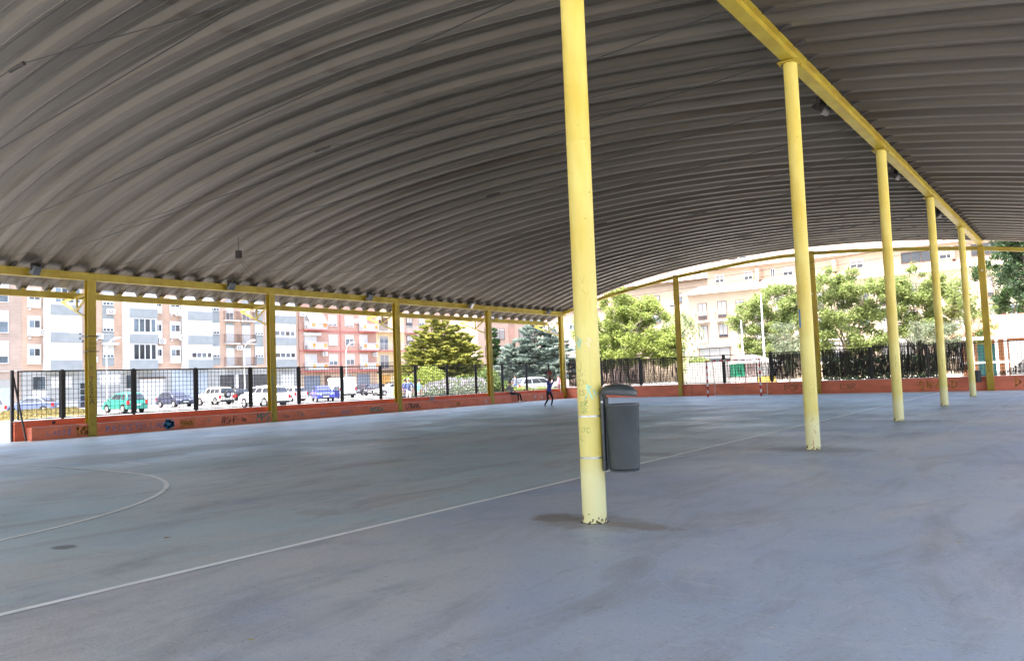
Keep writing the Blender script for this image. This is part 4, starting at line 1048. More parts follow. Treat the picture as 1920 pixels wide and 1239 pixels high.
# ------------------------------------------------------------------ buildings
class Fac:
    """a facade frame: u runs along the wall, d is distance out of it"""
    def __init__(s, fixed, axis, sign, parent): s.k = fixed; s.ax = axis; s.sg = sign; s.p = parent
    def box(s, mb, u0, u1, z0, z1, d0, d1):
        a, b = s.k + s.sg * d0, s.k + s.sg * d1
        if s.ax == 'x': mb.box(a, b, u0, u1, z0, z1)
        else: mb.box(u0, u1, a, b, z0, z1)
    def part(s, name, mt, u0, u1, z0, z1, d0, d1, parent=None, bv=0):
        mb = MB(); s.box(mb, u0, u1, z0, z1, d0, d1); o = mb.build(name, mt, parent or s.p)
        if bv: bevel(o, bv, 1)
        return o
    def window(s, u0, u1, z0, z1, shut=.0, fm=None, gm=None, n=2, d=.0, sm=None, parent=None):
        fm = fm or M['white']; w = .07
        mb = MB(); s.box(mb, u0, u1, z0 - .06, z0, d, d + .12); s.box(mb, u0, u1, z1, z1 + w, d, d + .07)
        s.box(mb, u0, u0 + w, z0, z1, d, d + .068); s.box(mb, u1 - w, u1, z0, z1, d, d + .068)
        for i in range(1, n): c = u0 + (u1 - u0) * i / n; s.box(mb, c - .035, c + .035, z0, z1, d, d + .06)
        fo = mb.build('window', fm, parent or s.p)
        zs = z1 - (z1 - z0) * shut
        if shut < .99: s.part('pane', gm or M['glass'], u0 + w, u1 - w, z0, zs, d, d + .03, fo)
        if shut > .01: s.part('roller_shutter', sm or M['offwhite'], u0 + w, u1 - w, zs, z1, d, d + .055, fo)
        return fo
    def rail(s, u0, u1, z0, z1, d, mt, step=.13, name='railing', w=.022, sides=True):
        mb = MB(); s.box(mb, u0, u1, z1 - .04, z1, d - .02, d + .02); s.box(mb, u0, u1, z0, z0 + .04, d - .02, d + .02)
        n = int((u1 - u0) / step)
        for i in range(n + 1): c = u0 + (u1 - u0) * i / n; s.box(mb, c - w / 2, c + w / 2, z0 + .04, z1 - .04, d - .01, d + .01)
        if sides:
            for c in (u0, u1):
                s.box(mb, c - .02, c + .02, z1 - .04, z1, .0, d - .02)
                for q in range(4): s.box(mb, c - w / 2, c + w / 2, z0, z1 - .04, d * q / 4 + .05, d * q / 4 + .05 + w)
        return mb.build(name, mt, s.p)
    def ac(s, u, z, w=.85, h=.6):
        mb = MB(); s.box(mb, u, u + w, z, z + h, .08, .42); o = mb.build('air_conditioner', M['white'], s.p); bevel(o, .02, 1)
        m2 = MB(); 
        c = (s.k + s.sg * .425, u + w * .42, z + h / 2) if s.ax == 'x' else (u + w * .42, s.k + s.sg * .425, z + h / 2)
        m2.lathe([(.10, 0), (.24, .004 * s.sg), (.24, .012 * s.sg), (.10, .012 * s.sg)], 20, c, 'x' if s.ax == 'x' else 'y'); m2.build('fan_grille', M['shutter'], o)
        return o

# --- tan brick block at the left edge
b = thing('apartment_building', 'tan brick apartment block at the far left edge', 'building', (0, 0, 0)); F = Fac(-86, 'x', 1, b)
m_ = MB(); m_.box(-98, -85.95, 5, 34.12, 4.15, 15.5); m_.box(-98, -86.1, 5, 34.12, -.1, 4.05); m_.build('wall', M['brick_tan'], b)
F.part('floor_band', M['kerb'], 5, 34.13, 4.05, 4.15, -.2, .12)
for k in range(4):
    for u in (22.0, 26.2, 31.2): F.window(u, u + 1.75, 4.9 + k * 3.0, 7.0 + k * 3.0, (.5, .35, .1, .7)[(k + int(u)) % 4], d=.05)
F.part('garage_door', M['garage_pale'], 29.2, 33.4, 0.1, 2.5, -.1, -.02); F.part('lintel', M['shutter'], 29.2, 33.4, 2.5, 3.25, -.1, 0.0)
F.part('garage_door', M['garage_pale'], 22.5, 27.4, 0.1, 2.5, -.1, -.02)

# --- long peach and grey block
b = thing('apartment_building', 'long peach brick apartment block with grey balcony fronts and white glazed-in balconies', 'building', (0, 0, 0)); F = Fac(-86, 'x', 1, b)
m_ = MB(); m_.box(-98, -86, 34.14, 68.2, 4.0, 15.5); m_.build('wall', M['brick_peach'], b)
m_ = MB(); m_.box(-98, -86.02, 34.14, 68.2, -.1, 3.98); m_.build('base_wall', M['greybase'], b)
FL = [4.15, 7.0, 9.85, 12.7]
for bi, (u0, u1) in enumerate(((36.1, 39.6), (44.25, 47.85), (51.2, 54.8), (62.95, 67.1))):
    for k, z_ in enumerate(FL):
        F.part('balcony_front', M['graygreen'], u0 + .35, u1, z_ - .05, z_ + .95, .0, 1.0)
        F.part('balcony_side', M['offwhite'], u0, u0 + .345, z_ - .05, z_ + .95, .0, .97)
        if k < 3:
            e = F.part('balcony_enclosure', M['white'], u0 + .02, u1 - .02, z_ + .955, z_ + 2.795, .0, .90)
            pat = (bi * 3 + k) % 7
            if (bi, k) in ((1, 0), (1, 1), (2, 0), (0, 2), (3, 0), (3, 1)):
                zz = z_ + (1.05 if (bi, k) == (1, 0) else 1.25); zt = z_ + 2.65
                if bi == 2 or bi == 3: zt = z_ + 1.75
                n = 4; ww = (u1 - u0 - 1.0) / n
                for q in range(n):
                    a = u0 + .85 + q * ww
                    F.part('pane', M['glassdark'] if (q + k) % 3 == 0 or (bi, k) == (1, 0) else M['glass'], a + .05, a + ww - .09, zz, zt, .90, .915, e)
            m2 = MB()
            for q in range(1, 5): c = u0 + (u1 - u0) * q / 5; F.box(m2, c - .02, c + .02, z_ + 1.0, z_ + 2.75, .90, .925)
            m2.build('frame_bar', M['offwhite'], e)
for (u0, u1) in ((34.65, 35.85), (47.95, 48.8), (49.8, 51.05)):
    for k, z_ in enumerate(FL[:3]):
        e = F.part('service_bay', M['white'], u0, u1, z_ + .6, z_ + 2.6, .0, .25)
        w_ = (u1 - u0 - .3) / 2
        for q in range(2):
            a = u0 + .12 + q * (w_ + .06)
            F.part('pane', M['glassdark'] if q else M['glass'], a, a + w_, z_ + 1.45, z_ + 2.15, .25, .262, e)
    for z_ in (7.0, 9.9): F.part('wall_lamp', M['white'], u0 + .1, u0 + .28, z_ + .3, z_ + .48, .0, .2)
for (u0, u1) in ((42.1, 43.35), (55.0, 56.3), (61.25, 62.6)):
    F.part('grey_strip', M['graygreen'], u0, u1, 4.5, 15.3, .0, .045)
    for k, z_ in enumerate(FL[:3]): F.window(u0 + .03, u1 - .03, z_ + 1.3, z_ + 2.55, .8, d=.05, n=3)
m2 = MB()
for q in range(9): F.box(m2, 41.95 + q * .18, 42.1 + q * .18, 6.75, 6.95, .05, .75)
F.box(m2, 41.95, 43.6, 6.95, 7.0, .05, .75); m2.build('awning', M['offwhite'], b)
for (u0, u1) in ((56.85, 58.75), (59.15, 61.1)):
    for k, z_ in enumerate(FL[:3]):
        F.part('balcony_slab', M['kerb'], u0, u1, z_ + .02, z_ + .17, .0, .75)
        F.window(u0 + .35, u1 - .45, z_ + .2, z_ + 2.35, 1.0 if k != 2 else .6, n=2)
        F.part('lintel', M['graygreen'], u0 + .3, u1 - .4, z_ + 2.43, z_ + 2.75, .0, .05)
        F.rail(u0 + .05, u1 - .05, z_ + .18, z_ + 1.25, .70, M['brown'])
for (u, z_) in ((35.6, 7.65), (40.55, 7.2), (40.6, 4.9), (42.5, 10.1), (48.3, 6.95), (50.4, 10.25), (50.9, 7.4), (58.45, 6.3), (41.2, 7.4)): F.ac(u, z_)
# street level of that block
def grille(u0, u1, z0, z1):
    o = F.window(u0, u1, z0, z1, 0, n=1); m2 = MB(); n = int((u1 - u0) / .16)
    for i in range(n + 1): c = u0 + (u1 - u0) * i / n; F.box(m2, c - .015, c + .015, z0, z1, .10, .125)
    m2.build('window_bars', M['darksteel'], o)
grille(35.1, 36.4, 2.2, 3.5); F.part('door', M['white'], 35.15, 36.5, .1, 2.1, -.02, .05)
F.part('shop_window', M['white'], 36.9, 38.9, 2.35, 3.4, -.02, .05); F.part('shop_window', M['white'], 41.8, 44.0, 2.5, 3.6, -.02, .05)
d_ = F.part('door', M['glassdark'], 39.75, 40.65, .1, 2.8, -.02, .03); m2 = MB()
for q in range(5): F.box(m2, 39.72, 40.68, .1 + q * .66, .16 + q * .66, .03, .06)
F.box(m2, 39.70, 39.76, .1, 2.8, .03, .061); F.box(m2, 40.64, 40.70, .1, 2.8, .03, .061); m2.build('door_frame', M['garage_pale'], d_)
grille(44.6, 45.3, 2.0, 3.5)
F.part('garage_door', M['offwhite'], 46.2, 49.1, .1, 3.0, -.02, .03); F.part('lintel', M['brown'], 46.1, 49.2, 3.05, 3.2, -.02, .25)
F.part('roller_door', M['garage_pale'], 50.0, 52.8, .1, 3.9, -.02, .04); F.part('roller_door', M['garage_pale'], 53.2, 54.6, .1, 3.9, -.02, .04)
for (u0, u1) in ((56.3, 58.2), (58.7, 61.0), (61.1, 64.4)):
    F.part('garage_shade_panel', M['garage_dark'], u0, u1, .1, 3.25, -.02, .03)  # flat dark panel painted for the shade inside the opening
F.part('pillar', M['white'], 58.25, 58.65, .1, 3.25, -.02, .3)
F.part('garage_door', M['white'], 65.3, 67.3, .1, 3.2, -.02, .04)
F.part('plinth', M['kerb'], 34.2, 39.6, .1, .9, .0, .06); F.part('plinth', M['kerb'], 40.8, 46.0, .1, .9, .0, .06)

# --- red brick block
b = thing('apartment_building', 'red brick apartment block with white balconies carrying coloured square panels', 'building', (0, 0, 0)); F = Fac(-86, 'x', 1, b)
m_ = MB(); m_.box(-98, -85.9, 68.24, 82.4, 3.35, 14.6); m_.build('wall', M['brick_red'], b)
m_ = MB(); m_.box(-98, -86, 68.24, 82.4, -.1, 3.3); m_.build('base_wall', M['brick_peach'], b)
for z_ in (3.32, 6.15, 8.92, 11.7): F.part('floor_band', M['redband'], 68.24, 82.4, z_, z_ + .22, .0, .18 if z_ > 4 else .5)
m2 = MB(); F.box(m2, 75.35, 75.55, 3.6, 14.4, .1, .16); m2.build('drainpipe', M['redband'], b)
for bi, (u0, u1) in enumerate(((68.95, 72.3), (78.9, 81.95))):
    for k, z_ in enumerate((3.55, 6.4, 9.17)):
        F.part('balcony_slab', M['redband'], u0 - .05, u1 + .05, z_ - .10, z_ + .02, .18, 1.1)
        F.window(u0 + .15, u0 + (2.2 if bi == 0 else 1.7), z_ + .05, z_ + 2.25, .75 if k else .9, d=.1, n=2)
        r_ = F.rail(u0, u1, z_ + .02, z_ + 1.05, 1.08, M['white'], step=.35, w=.05)
        F.part('glass_panel', M['offwhite'], u0 + .1, u1 - .1, z_ + .15, z_ + .9, 1.04, 1.055, r_)
        for q, uu in enumerate((u0 + (.75 if bi == 0 else .15), u1 - .65)):
            F.part('coloured_panel', M['orange'] if (q + k) % 2 else M['garage_orange'], uu, uu + .5, z_ + .35, z_ + .85, 1.105, 1.125, r_)
stripe = mat('awning_stripe', (.72, .70, .62), .8); stripe2 = mat('awning_brown', (.30, .22, .13), .8)
m2 = MB()
for q in range(20):
    m2.m = q % 2; u = 69.35 + q * .148
    a = (-86 + .15, -86 + 1.25); m2.hexa([(a[1], u, 10.05), (a[1] + .03, u, 10.05), (a[1] + .03, u + .148, 10.05), (a[1], u + .148, 10.05), (a[0], u, 11.55), (a[0] + .03, u, 11.55), (a[0] + .03, u + .148, 11.55), (a[0], u + .148, 11.55)])
m2.build('striped_awning', [stripe, stripe2], b)
F.part('awning_box', M['offwhite'], 68.9, 71.7, 8.35, 8.75, .1, .5)
for k, z_ in enumerate((4.35, 7.1, 9.85)):
    F.window(73.3, 74.85, z_, z_ + 1.4, (.65, 1.0, .85)[k], d=.1, n=2, gm=M['glass']); F.window(76.35, 77.95, z_, z_ + 1.4, (.5, .35, .92)[k], d=.1, n=2)
for (u, z_) in ((68.35, 10.9), (72.0, 5.55), (78.2, 10.3), (81.5, 5.5)): F.ac(u, z_)
F.part('roller_door', M['garage_blue'], 69.0, 71.7, .1, 2.9, -.02, .04); F.part('roller_door', M['garage_blue'], 78.5, 80.9, .1, 3.0, -.02, .04)
F.part('door', M['brown'], 72.6, 73.6, .1, 2.9, -.02, .03); F.part('window', M['shutter'], 76.6, 77.5, 1.9, 3.0, -.02, .03)
for u in (68.4, 71.8, 73.7, 77.9, 81.0): F.part('pilaster', M['cream'], u, u + .45, .1, 3.3, -.02, .08)

# --- cream yellow block
b = thing('apartment_building', 'narrow cream yellow apartment block with brown balcony door and orange garage', 'building', (0, 0, 0)); F = Fac(-86, 'x', 1, b)
m_ = MB(); m_.box(-98, -85.95, 82.44, 88.4, -.1, 14.2); m_.build('wall', M['creamyellow'], b)
for k, z_ in enumerate((3.6, 6.4, 9.2)):
    F.part('balcony_slab', M['redband'] if k == 1 else M['peach'], 82.5, 87.6, z_ - .12, z_ + .05, .05, 1.0)
    F.rail(82.55, 87.5, z_ + .05, z_ + 1.05, .95, M['brown'] if k == 0 else M['offwhite'], step=.16)
    F.window(83.1, 84.9, z_ + .1, z_ + 2.1, (.55, .2, .0)[k], d=.05, fm=M['brown'] if k == 2 else M['white'], gm=M['brown'] if k == 2 else M['glass'], sm=M['shutter'])
    F.window(86.0, 87.2, z_ + .1, z_ + 2.1, .9, d=.05)
F.part('roller_door', M['garage_orange'], 83.0, 85.1, .1, 2.7, .05, .10); F.part('canopy_band', M['brown'], 82.5, 87.8, 3.0, 3.25, .05, 1.0); F.part('door', M['garage_dark'], 86.2, 87.0, .1, 2.7, .05, .09)
F.ac(86.2, 5.6); F.ac(82.7, 11.0)
# --- pinkish block behind the cypress
b = thing('apartment_building', 'pinkish apartment block behind the yellow-green cypress', 'building', (0, 0, 0)); F = Fac(-86, 'x', 1, b)
m_ = MB(); m_.box(-98, -86.05, 88.44, 99, -.1, 14.8); m_.build('wall', M['peach'], b)
for k, z_ in enumerate((3.5, 6.4, 9.2, 12.0)):
    for u in (89.0, 91.8, 95.0): F.window(u, u + 1.3, z_ + .9, z_ + 2.3, .5, d=0, fm=M['brown'] if u < 90 else None)
    F.part('balcony_slab', M['redband'], 88.6, 91.2, z_ - .15, z_, -.05, .8)
    F.rail(88.65, 91.1, z_, z_ + 1.0, .75, M['offwhite'])
# --- peach block right of the cypress
b = thing('apartment_building', 'plain peach block with wide brown-framed windows behind the blue spruce', 'building', (0, 0, 0)); F = Fac(-80, 'x', 1, b)
m_ = MB(); m_.box(-95, -80, 99.1, 140, -.1, 13.6); m_.build('wall', M['peach'], b)
m_ = MB(); m_.box(-95.3, -79.6, 98.9, 140.3, 13.6, 13.8); m_.build('roof_slab', M['kerb'], b)
for z_ in (2.2, 5.2, 8.1, 11.0):
    for u in (101.0, 110.5, 119): F.window(u, u + 5.4, z_, z_ + 1.75, .12, fm=M['brown'], gm=M['shutter'], n=4)
    m2 = MB(); F.box(m2, 107.6, 109.3, z_ - .3, z_ + 2.2, .0, .12); m2.build('brick_panel', M['brick_red'], b)
# --- brown roofed houses behind the spruce and light green tree
b = thing('house', 'distant house with dark brown tiled roof above the far corner of the court', 'house', (0, 0, 0))
m_ = MB(); m_.box(-66, -54, 96, 106, -.1, 10.8); m_.build('wall', M['peach'], b)
m_ = MB(); m_.hexa([(-66.5, 95.5, 10.82), (-53.5, 95.5, 10.82), (-53.5, 106.5, 10.82), (-66.5, 106.5, 10.82), (-65, 100.8, 14.4), (-55, 100.8, 14.4), (-55, 101.2, 14.4), (-65, 101.2, 14.4)]); m_.build('roof', M['tilesdark'], b)
Fh = Fac(96, 'y', -1, b)
for z_ in (2, 5, 8):
    for u in (-64, -60.5, -57): Fh.window(u, u + 1.3, z_, z_ + 1.4, .4)

# --- cream building with tiled skirts across the end
b = thing('apartment_building', 'wide cream building with tiled attic roof behind the light green trees', 'building', (0, 0, 0)); F = Fac(105, 'y', -1, b)
X0, X1 = -46.0, 12.0
m_ = MB(); m_.box(X0, X1, 105, 120, -.1, 12.3); m_.build('wall', M['cream'], b)
m_ = MB(); m_.box(X0 - .6, X1, 104.2, 120, 12.302, 12.42); m_.box(X0 - .6, X1, 104.15, 104.2, 12.25, 12.5); m_.build('eave', M['kerb'], b)
m_ = MB(); m_.hexa([(X0 - .6, 104.2, 12.422), (X1, 104.2, 12.422), (X1, 107.5, 12.422), (X0 - .6, 107.5, 12.422), (X0 + 1, 107.4, 13.7), (X1, 107.4, 13.7), (X1, 107.5, 13.7), (X0 + 1, 107.5, 13.7)]); lr = m_.build('roof', M['tiles'], b)
m_ = MB(); m_.box(X0 + 2, X1, 107.52, 120, 12.43, 15.75); m_.build('attic_wall', M['cream'], b)
m_ = MB(); m_.box(X0 + 1.2, X1, 106.8, 120, 15.76, 15.92); m_.build('eave', M['kerb'], b)
m_ = MB(); m_.hexa([(X0 + 1.2, 106.8, 15.93), (X1, 106.8, 15.93), (X1, 121, 15.93), (X0 + 1.2, 121, 15.93), (X0 + 3, 113.4, 18.9), (X1, 113.4, 18.9), (X1, 114, 18.9), (X0 + 3, 114, 18.9)]); ur = m_.build('roof', M['tiles'], b)
m_ = MB(); m_.box(-20, -19, 112, 113, 17.2, 20.2); m_.build('chimney', M['cream'], ur)
for u in (-40, -31, -22, -12, -5): m_ = MB(); m_.box(u, u + .8, 110.0, 110.6, 17.1, 17.62); m_.build('skylight', M['glass'], ur)
F2 = Fac(107.52, 'y', -1, b)
for (u, w_) in ((-42.8, 1.3), (-38.6, 1.2), (-34.9, .6), (-33.2, 1.3), (-24.6, 1.6), (-14.4, 1.6)): F2.window(u, u + w_, 13.95, 15.0, .6 if w_ > 1 else 0, sm=M['shutter'], gm=M['glassdark'])
F2.window(-18.6, -15.3, 13.9, 15.15, 0, fm=M['brown'], gm=M['glassdark'], n=3); F2.window(-11.0, -8.2, 13.9, 15.2, 0, fm=M['brown'], gm=M['glassdark'], n=3)
for u in (-36.5, -26.5, -13.0): F2.part('terrace_wall', M['brick_peach'], u, u + .4, 13.7, 15.2, 0, 1.4)
pl = MB()
for q in range(7): u = -44.6 + 7.9 * q; F2.box(pl, u, u + 3.4, 13.7, 14.0, .0, .3)
for q in range(7):
    u = -44.8 + 7.9 * q
    for k, z_ in enumerate((5.55, 8.7)):
        F.window(u + .2, u + 1.55, z_ - (.15 if k == 0 else 0), z_ + 2.25, .75 if k else 1.0, fm=M['brown'], sm=M['shutter'], gm=M['glassdark']); F.window(u + 3.1, u + 4.4, z_ + (.55 if k == 0 else .1), z_ + 2.3, .8, fm=M['brown'], sm=M['shutter'], gm=M['glassdark'])
        F.window(u + 5.7, u + 6.9, z_ + .9, z_ + 2.2, .1, fm=M['brown'], gm=M['glass'])
    for uu in (u - .1, u + 2.8):
        F.part('balcony_slab', M['kerb'], uu, uu + 2.0, 8.25, 8.5, 0, .8); F.rail(uu + .05, uu + 1.95, 8.5, 9.5, .75, M['brown'], step=.16)
    F.part('balcony_slab', M['kerb'], u - .3, u + 4.9, 4.75, 4.98, 0, .5)
    F.window(u + .1, u + 4.6, 2.2, 4.6, .6 if q % 2 == 0 else 1.0, fm=M['brown'], sm=M['shutter'], gm=M['glassdark'], n=3); F.part('balcony_slab', M['kerb'], u - .3, u + 5.0, 1.8, 2.05, 0, .9)

b = thing('apartment_building', 'distant pale building with small dark window and tiled roof beyond the palm', 'building', (0, 0, 0)); F = Fac(122, 'y', -1, b)
m_ = MB(); m_.box(-78, -40, 122, 136, -.1, 16.5); m_.build('wall', M['cream'], b)
m_ = MB(); m_.hexa([(-79, 121, 16.52), (-39, 121, 16.52), (-39, 137, 16.52), (-79, 137, 16.52), (-76, 128, 21), (-42, 128, 21), (-42, 129, 21), (-76, 129, 21)]); m_.build('roof', M['tiles'], b)
for z_ in (4, 7, 10, 13):
    for u in range(-76, -42, 4): F.window(u, u + 1.5, z_, z_ + 1.5, .4, fm=M['brown'], sm=M['shutter'])
# --- small pavilion, wall, kiosk and poles beyond the end fence
b = thing('pavilion', 'small pavilion with orange tiled roof and white posts behind the right end of the fence', 'pavilion', (0, 0, 0))
m_ = MB(); m_.box(-7.6, 6, 63, 69, -.1, 3.1); m_.build('wall', mat('orange_render', (.36, .17, .085), .85), b)
m_ = MB(); m_.hexa([(-8.2, 62.0, 3.12), (6.5, 62.0, 3.12), (6.5, 70, 3.12), (-8.2, 70, 3.12), (-6.6, 66, 4.7), (6, 66, 4.7), (6, 66.2, 4.7), (-6.6, 66.2, 4.7)]); m_.build('roof', mat('orange_tiles', (.38, .16, .09), .8), b)
for x in (-7.3, -6.6, -5.2, -4.7, -3.2): m_ = MB(); m_.box(x, x + .16, 60.2, 60.36, 0, 2.85); m_.build('post', M['white'], b)
m_ = MB(); m_.box(-7.6, -2, 60.1, 60.4, 2.86, 3.06); m_.box(-7.3, -3.0, 60.22, 60.34, 1.3, 1.42); m_.build('frame_rail', M['white'], b)
m_ = MB(); m_.lathe([(0, 0), (.55, 0), (.55, 2.7), (0, 2.7)], 24, (-4.0, 61.6, 0)); m_.build('round_column', M['white'], b, True)
m_ = MB(); m_.box(-6.5, -5.3, 62.9, 62.98, .1, 2.6); m_.build('door', mat('teal_door', (.02, .12, .12), .5), b)
m_ = MB(); m_.box(-3.0, -2.2, 62.9, 62.98, 1.6, 2.5); m_.build('window', M['glass'], b)
w_ = MB(); w_.box(-25.4, -21.9, 57.0, 57.2, 0, 2.15); tag(w_.build('garden_wall', mat('grey_wall_render', (.17, .165, .165), .85)), 'pale grey rendered wall seen through the mesh left of the goal', 'wall')
kk = thing('kiosk', 'round kiosk with white cone roof and green and yellow panels behind the goal', 'kiosk', (-18.9, 53.4, 0))
m_ = MB(); m_.lathe([(0, 2.50), (.15, 2.46), (1.75, 2.02), (1.78, 1.92), (0, 1.92)], 32); m_.build('roof', M['white'], kk, True)
pmats = [mat('kiosk_green', (.02, .28, .16), .5), M['offwhite'], mat('kiosk_yellow', (.70, .52, .12), .5), mat('kiosk_pinkgrey', (.40, .33, .33), .7)]
for q in range(12):
    a0, a1 = 2 * PI * q / 12, 2 * PI * (q + 1) / 12 - .04; r_ = 1.55
    for (z0, z1, mi_) in ((.1, 1.0, (3, 3, 3, 3, 3, 3, 3, 3, 3, 3, 2, 2)[q]), (1.03, 1.9, (3, 1, 3, 3, 3, 3, 0, 0, 0, 3, 1, 1)[q])):
        m_ = MB(); m_.hexa([(rr * math.cos(a), rr * math.sin(a), z_) for z_ in (z0, z1) for rr, a in ((r_, a0), (r_, a1), (r_ - .08, a1), (r_ - .08, a0))]); m_.build('panel', pmats[mi_], kk)
for (x, y, h_, lb) in ((-18.9, 55.8, 6.75, 'tall white flagpole right above the goal crossbar'), (-22.2, 60.6, 5.3, 'shorter thin white pole with a thick foot left of the tall flagpole')):
    p_ = thing('flagpole', lb, 'pole', (x, y, 0))
    m_ = MB(); m_.tube([(0, 0, 0), (0, 0, h_ * .5), (0, 0, h_)], [.085, .07, .045], 12); m_.build('shaft', M['white'], p_, True)
    m_ = MB(); m_.tube([(0, 0, 0), (0, 0, .35 if h_ > 6 else 2.75)], .13 if h_ > 6 else .17, 12); m_.build('foot', M['white'], p_, True)
    m_ = MB(); m_.lathe([(0, 0), (.06, .03), (0, .1)], 12, (0, 0, h_)); m_.build('finial', M['white'], p_, True)

# street lamps in front of the facades
for (x, y, lb) in ((-80, 39.6, 'white street lamp before the peach block, leftmost'), (-80, 55.6, 'white street lamp before the railed balconies of the peach block'), (-80, 71.2, 'white street lamp before the red brick block')):
    p_ = thing('street_lamp', lb, 'street lamp', (x, y, 0), 0, 'street lamps along the facades')
    m_ = MB(); m_.tube([(0, 0, .0), (0, 0, 5.9), (.05, .1, 6.5), (.2, .4, 6.9)], [.09, .06, .05, .045], 10); m_.build('pole', M['offwhite'], p_, True)
    m_ = MB(); m_.tube([(.18, .36, 6.88), (.35, .75, 7.08), (.5, 1.15, 7.12)], [.05, .13, .08], 10); m_.build('lamp_head', M['white'], p_, True)
pw = thing('power_line', 'four black insulators on cables left of the first wall post', 'cable', (-79, 36.7, 0))
for k, (dy, z_) in enumerate(((-.15, 7.42), (.12, 7.18), (-.15, 6.95), (.12, 6.68))):
    m_ = MB(); m_.lathe([(0, -.12), (.08, -.06), (.13, 0), (.07, .05), (.05, .13), (0, .15)], 12, (0, dy, z_)); m_.build('insulator', M['black'], pw, True)
    m_ = MB(); m_.tube([(0, -1.2, z_ + .0), (0, 3.2, z_ - .02)], .02, 5); m_.build('wire', M['shutter'], pw)
m_ = MB(); m_.tube([(-.1, .9, 0), (-.1, .9, 8.2)], .10, 8); m_.build('pole', M['kerb'], pw, True)

# ------------------------------------------------------------------ vegetation
def rvec():
    while True:
        v = Vector((rnd(-1, 1), rnd(-1, 1), rnd(-1, 1)))
        if .05 < v.length < 1: return v.normalized()
def leafy(mb, p, size, n=3, flat=0.0, spread=.35):
    for _ in range(n):
        c = p + rvec() * rnd(0, spread)
        a = rvec(); a.z *= (1 - flat); a.normalize(); b_ = a.cross(rvec()).normalized()
        if flat: b_.z *= (1 - flat); b_.normalize()
        s1 = size * rnd(.6, 1.3); s2 = s1 * rnd(.4, .7)
        mb.quad(c - a * s1 / 2, c - b_ * s2 / 2, c + a * s1 / 2, c + b_ * s2 / 2)
def branchy(mb, base, top, blobs, r0, n=10):
    mb.tube([base, (base + top) / 2 + Vector((rnd(-.15, .15), rnd(-.15, .15), 0)), top], [r0, r0 * .75, r0 * .5], 9)
    for i in range(n):
        c, rr = blobs[i % len(blobs)]
        s_ = base + (top - base) * rnd(.45, 1.0); e = c + rvec() * (rr.x if hasattr(rr, 'x') else rr) * .55
        m1 = (s_ + e) / 2 + Vector((rnd(-.3, .3), rnd(-.3, .3), rnd(.0, .4)))
        mb.tube([s_, m1, e], [r0 * .38, r0 * .24, r0 * .08], 6)
        for _ in range(3):
            e2 = e + rvec() * rnd(.5, 1.2); mb.tube([m1 + (e - m1) * rnd(.2, .8), e2], [r0 * .12, r0 * .04], 4)
def broad_tree(name, label, loc, blobs, leafm, barkm, n, size, r0=.2, ht=2.5, flat=.45, group=None, hollow=.45, gap=.9, cat='tree'):
    t = thing(name, label, cat, loc, 0, group); B = [(Vector(c), Vector(r_)) for c, r_ in blobs]
    # break every lobe into smaller puffs so the outline is uneven and sky shows through
    puffs = []
    for c, r_ in B:
        k = int(10 + 7 * r_.length)
        for _ in range(k):
            v = rvec(); puffs.append((c + Vector((v.x * r_.x, v.y * r_.y, v.z * r_.z)) * rnd(.45, .95), rnd(.34, .82) * gap))
    mb = MB(); vol = [p_[1] ** 2 for p_ in puffs]
    for _ in range(n):
        c, rr = random.choices(puffs, vol)[0]; v = rvec(); p_ = c + Vector((v.x, v.y, v.z * .7)) * rr * rnd(.25, 1.1)
        leafy(mb, p_, size * .82, 4, flat, .27)
    mb.build('crown', leafm, t, normals=False)
    tb = MB(); branchy(tb, Vector((0, 0, 0)), Vector((rnd(-.2, .2), rnd(-.2, .2), ht)), [(c, r_) for c, r_ in B], r0, 12); tb.build('trunk', barkm, t, True)
    return t
L_light = leafmat('light_green_leaves', (.15, .20, .04), (.29, .34, .10), .5)
L_light2 = leafmat('fresh_green_leaves', (.14, .19, .05), (.27, .32, .12), .5)
L_dark = leafmat('dark_green_leaves', (.014, .035, .014), (.04, .075, .025), .25)
L_dark2 = leafmat('mid_dark_leaves', (.02, .05, .016), (.06, .11, .03), .3)
L_olive = leafmat('olive_leaves', (.08, .11, .06), (.20, .23, .15), .3)
L_cyp = leafmat('cypress_sprays', (.11, .13, .03), (.38, .37, .09), .45)
L_spr = leafmat('spruce_sprays', (.10, .14, .12), (.30, .36, .31), .3)
L_lav = leafmat('lavender_tips', (.20, .19, .22), (.32, .31, .34), .2)
L_shrub = leafmat('shrub_leaves', (.06, .10, .03), (.15, .21, .06), .35)
L_yel = leafmat('yellow_green_leaves', (.14, .19, .03), (.28, .32, .07), .4)
L_palm = leafmat('palm_leaves', (.10, .13, .05), (.22, .25, .12), .3)
broad_tree('broadleaf_tree', 'large bright yellow-green tree between the far corner and the first end post', (-31.2, 58.4, 0), [((-2.2, -.5, 5.0), (2.6, 2.4, 2.0)), ((1.8, .2, 5.4), (2.9, 2.6, 2.3)), ((0, .5, 7.2), (3.0, 2.4, 1.5)), ((-3.4, 1, 3.4), (1.8, 1.8, 1.6)), ((3.2, 0, 3.4), (2.0, 1.8, 1.5)), ((0, -.6, 3.6), (2.6, 2.0, 1.5))], L_light, M['palebark'], 15000, .24, .26, 3.6)
broad_tree('broadleaf_tree', 'light green tree behind the goal, left of the second round column', (-21.0, 63.6, 0), [((-1.4, 0, 5.6), (2.2, 1.8, 1.6)), ((.9, 0, 6.9), (2.5, 1.8, 1.7)), ((1.8, 0, 4.6), (2.2, 1.8, 1.8)), ((-.8, 0, 3.4), (1.9, 1.6, 1.2))], L_light2, M['palebark'], 9500, .22, .17, 3.2)
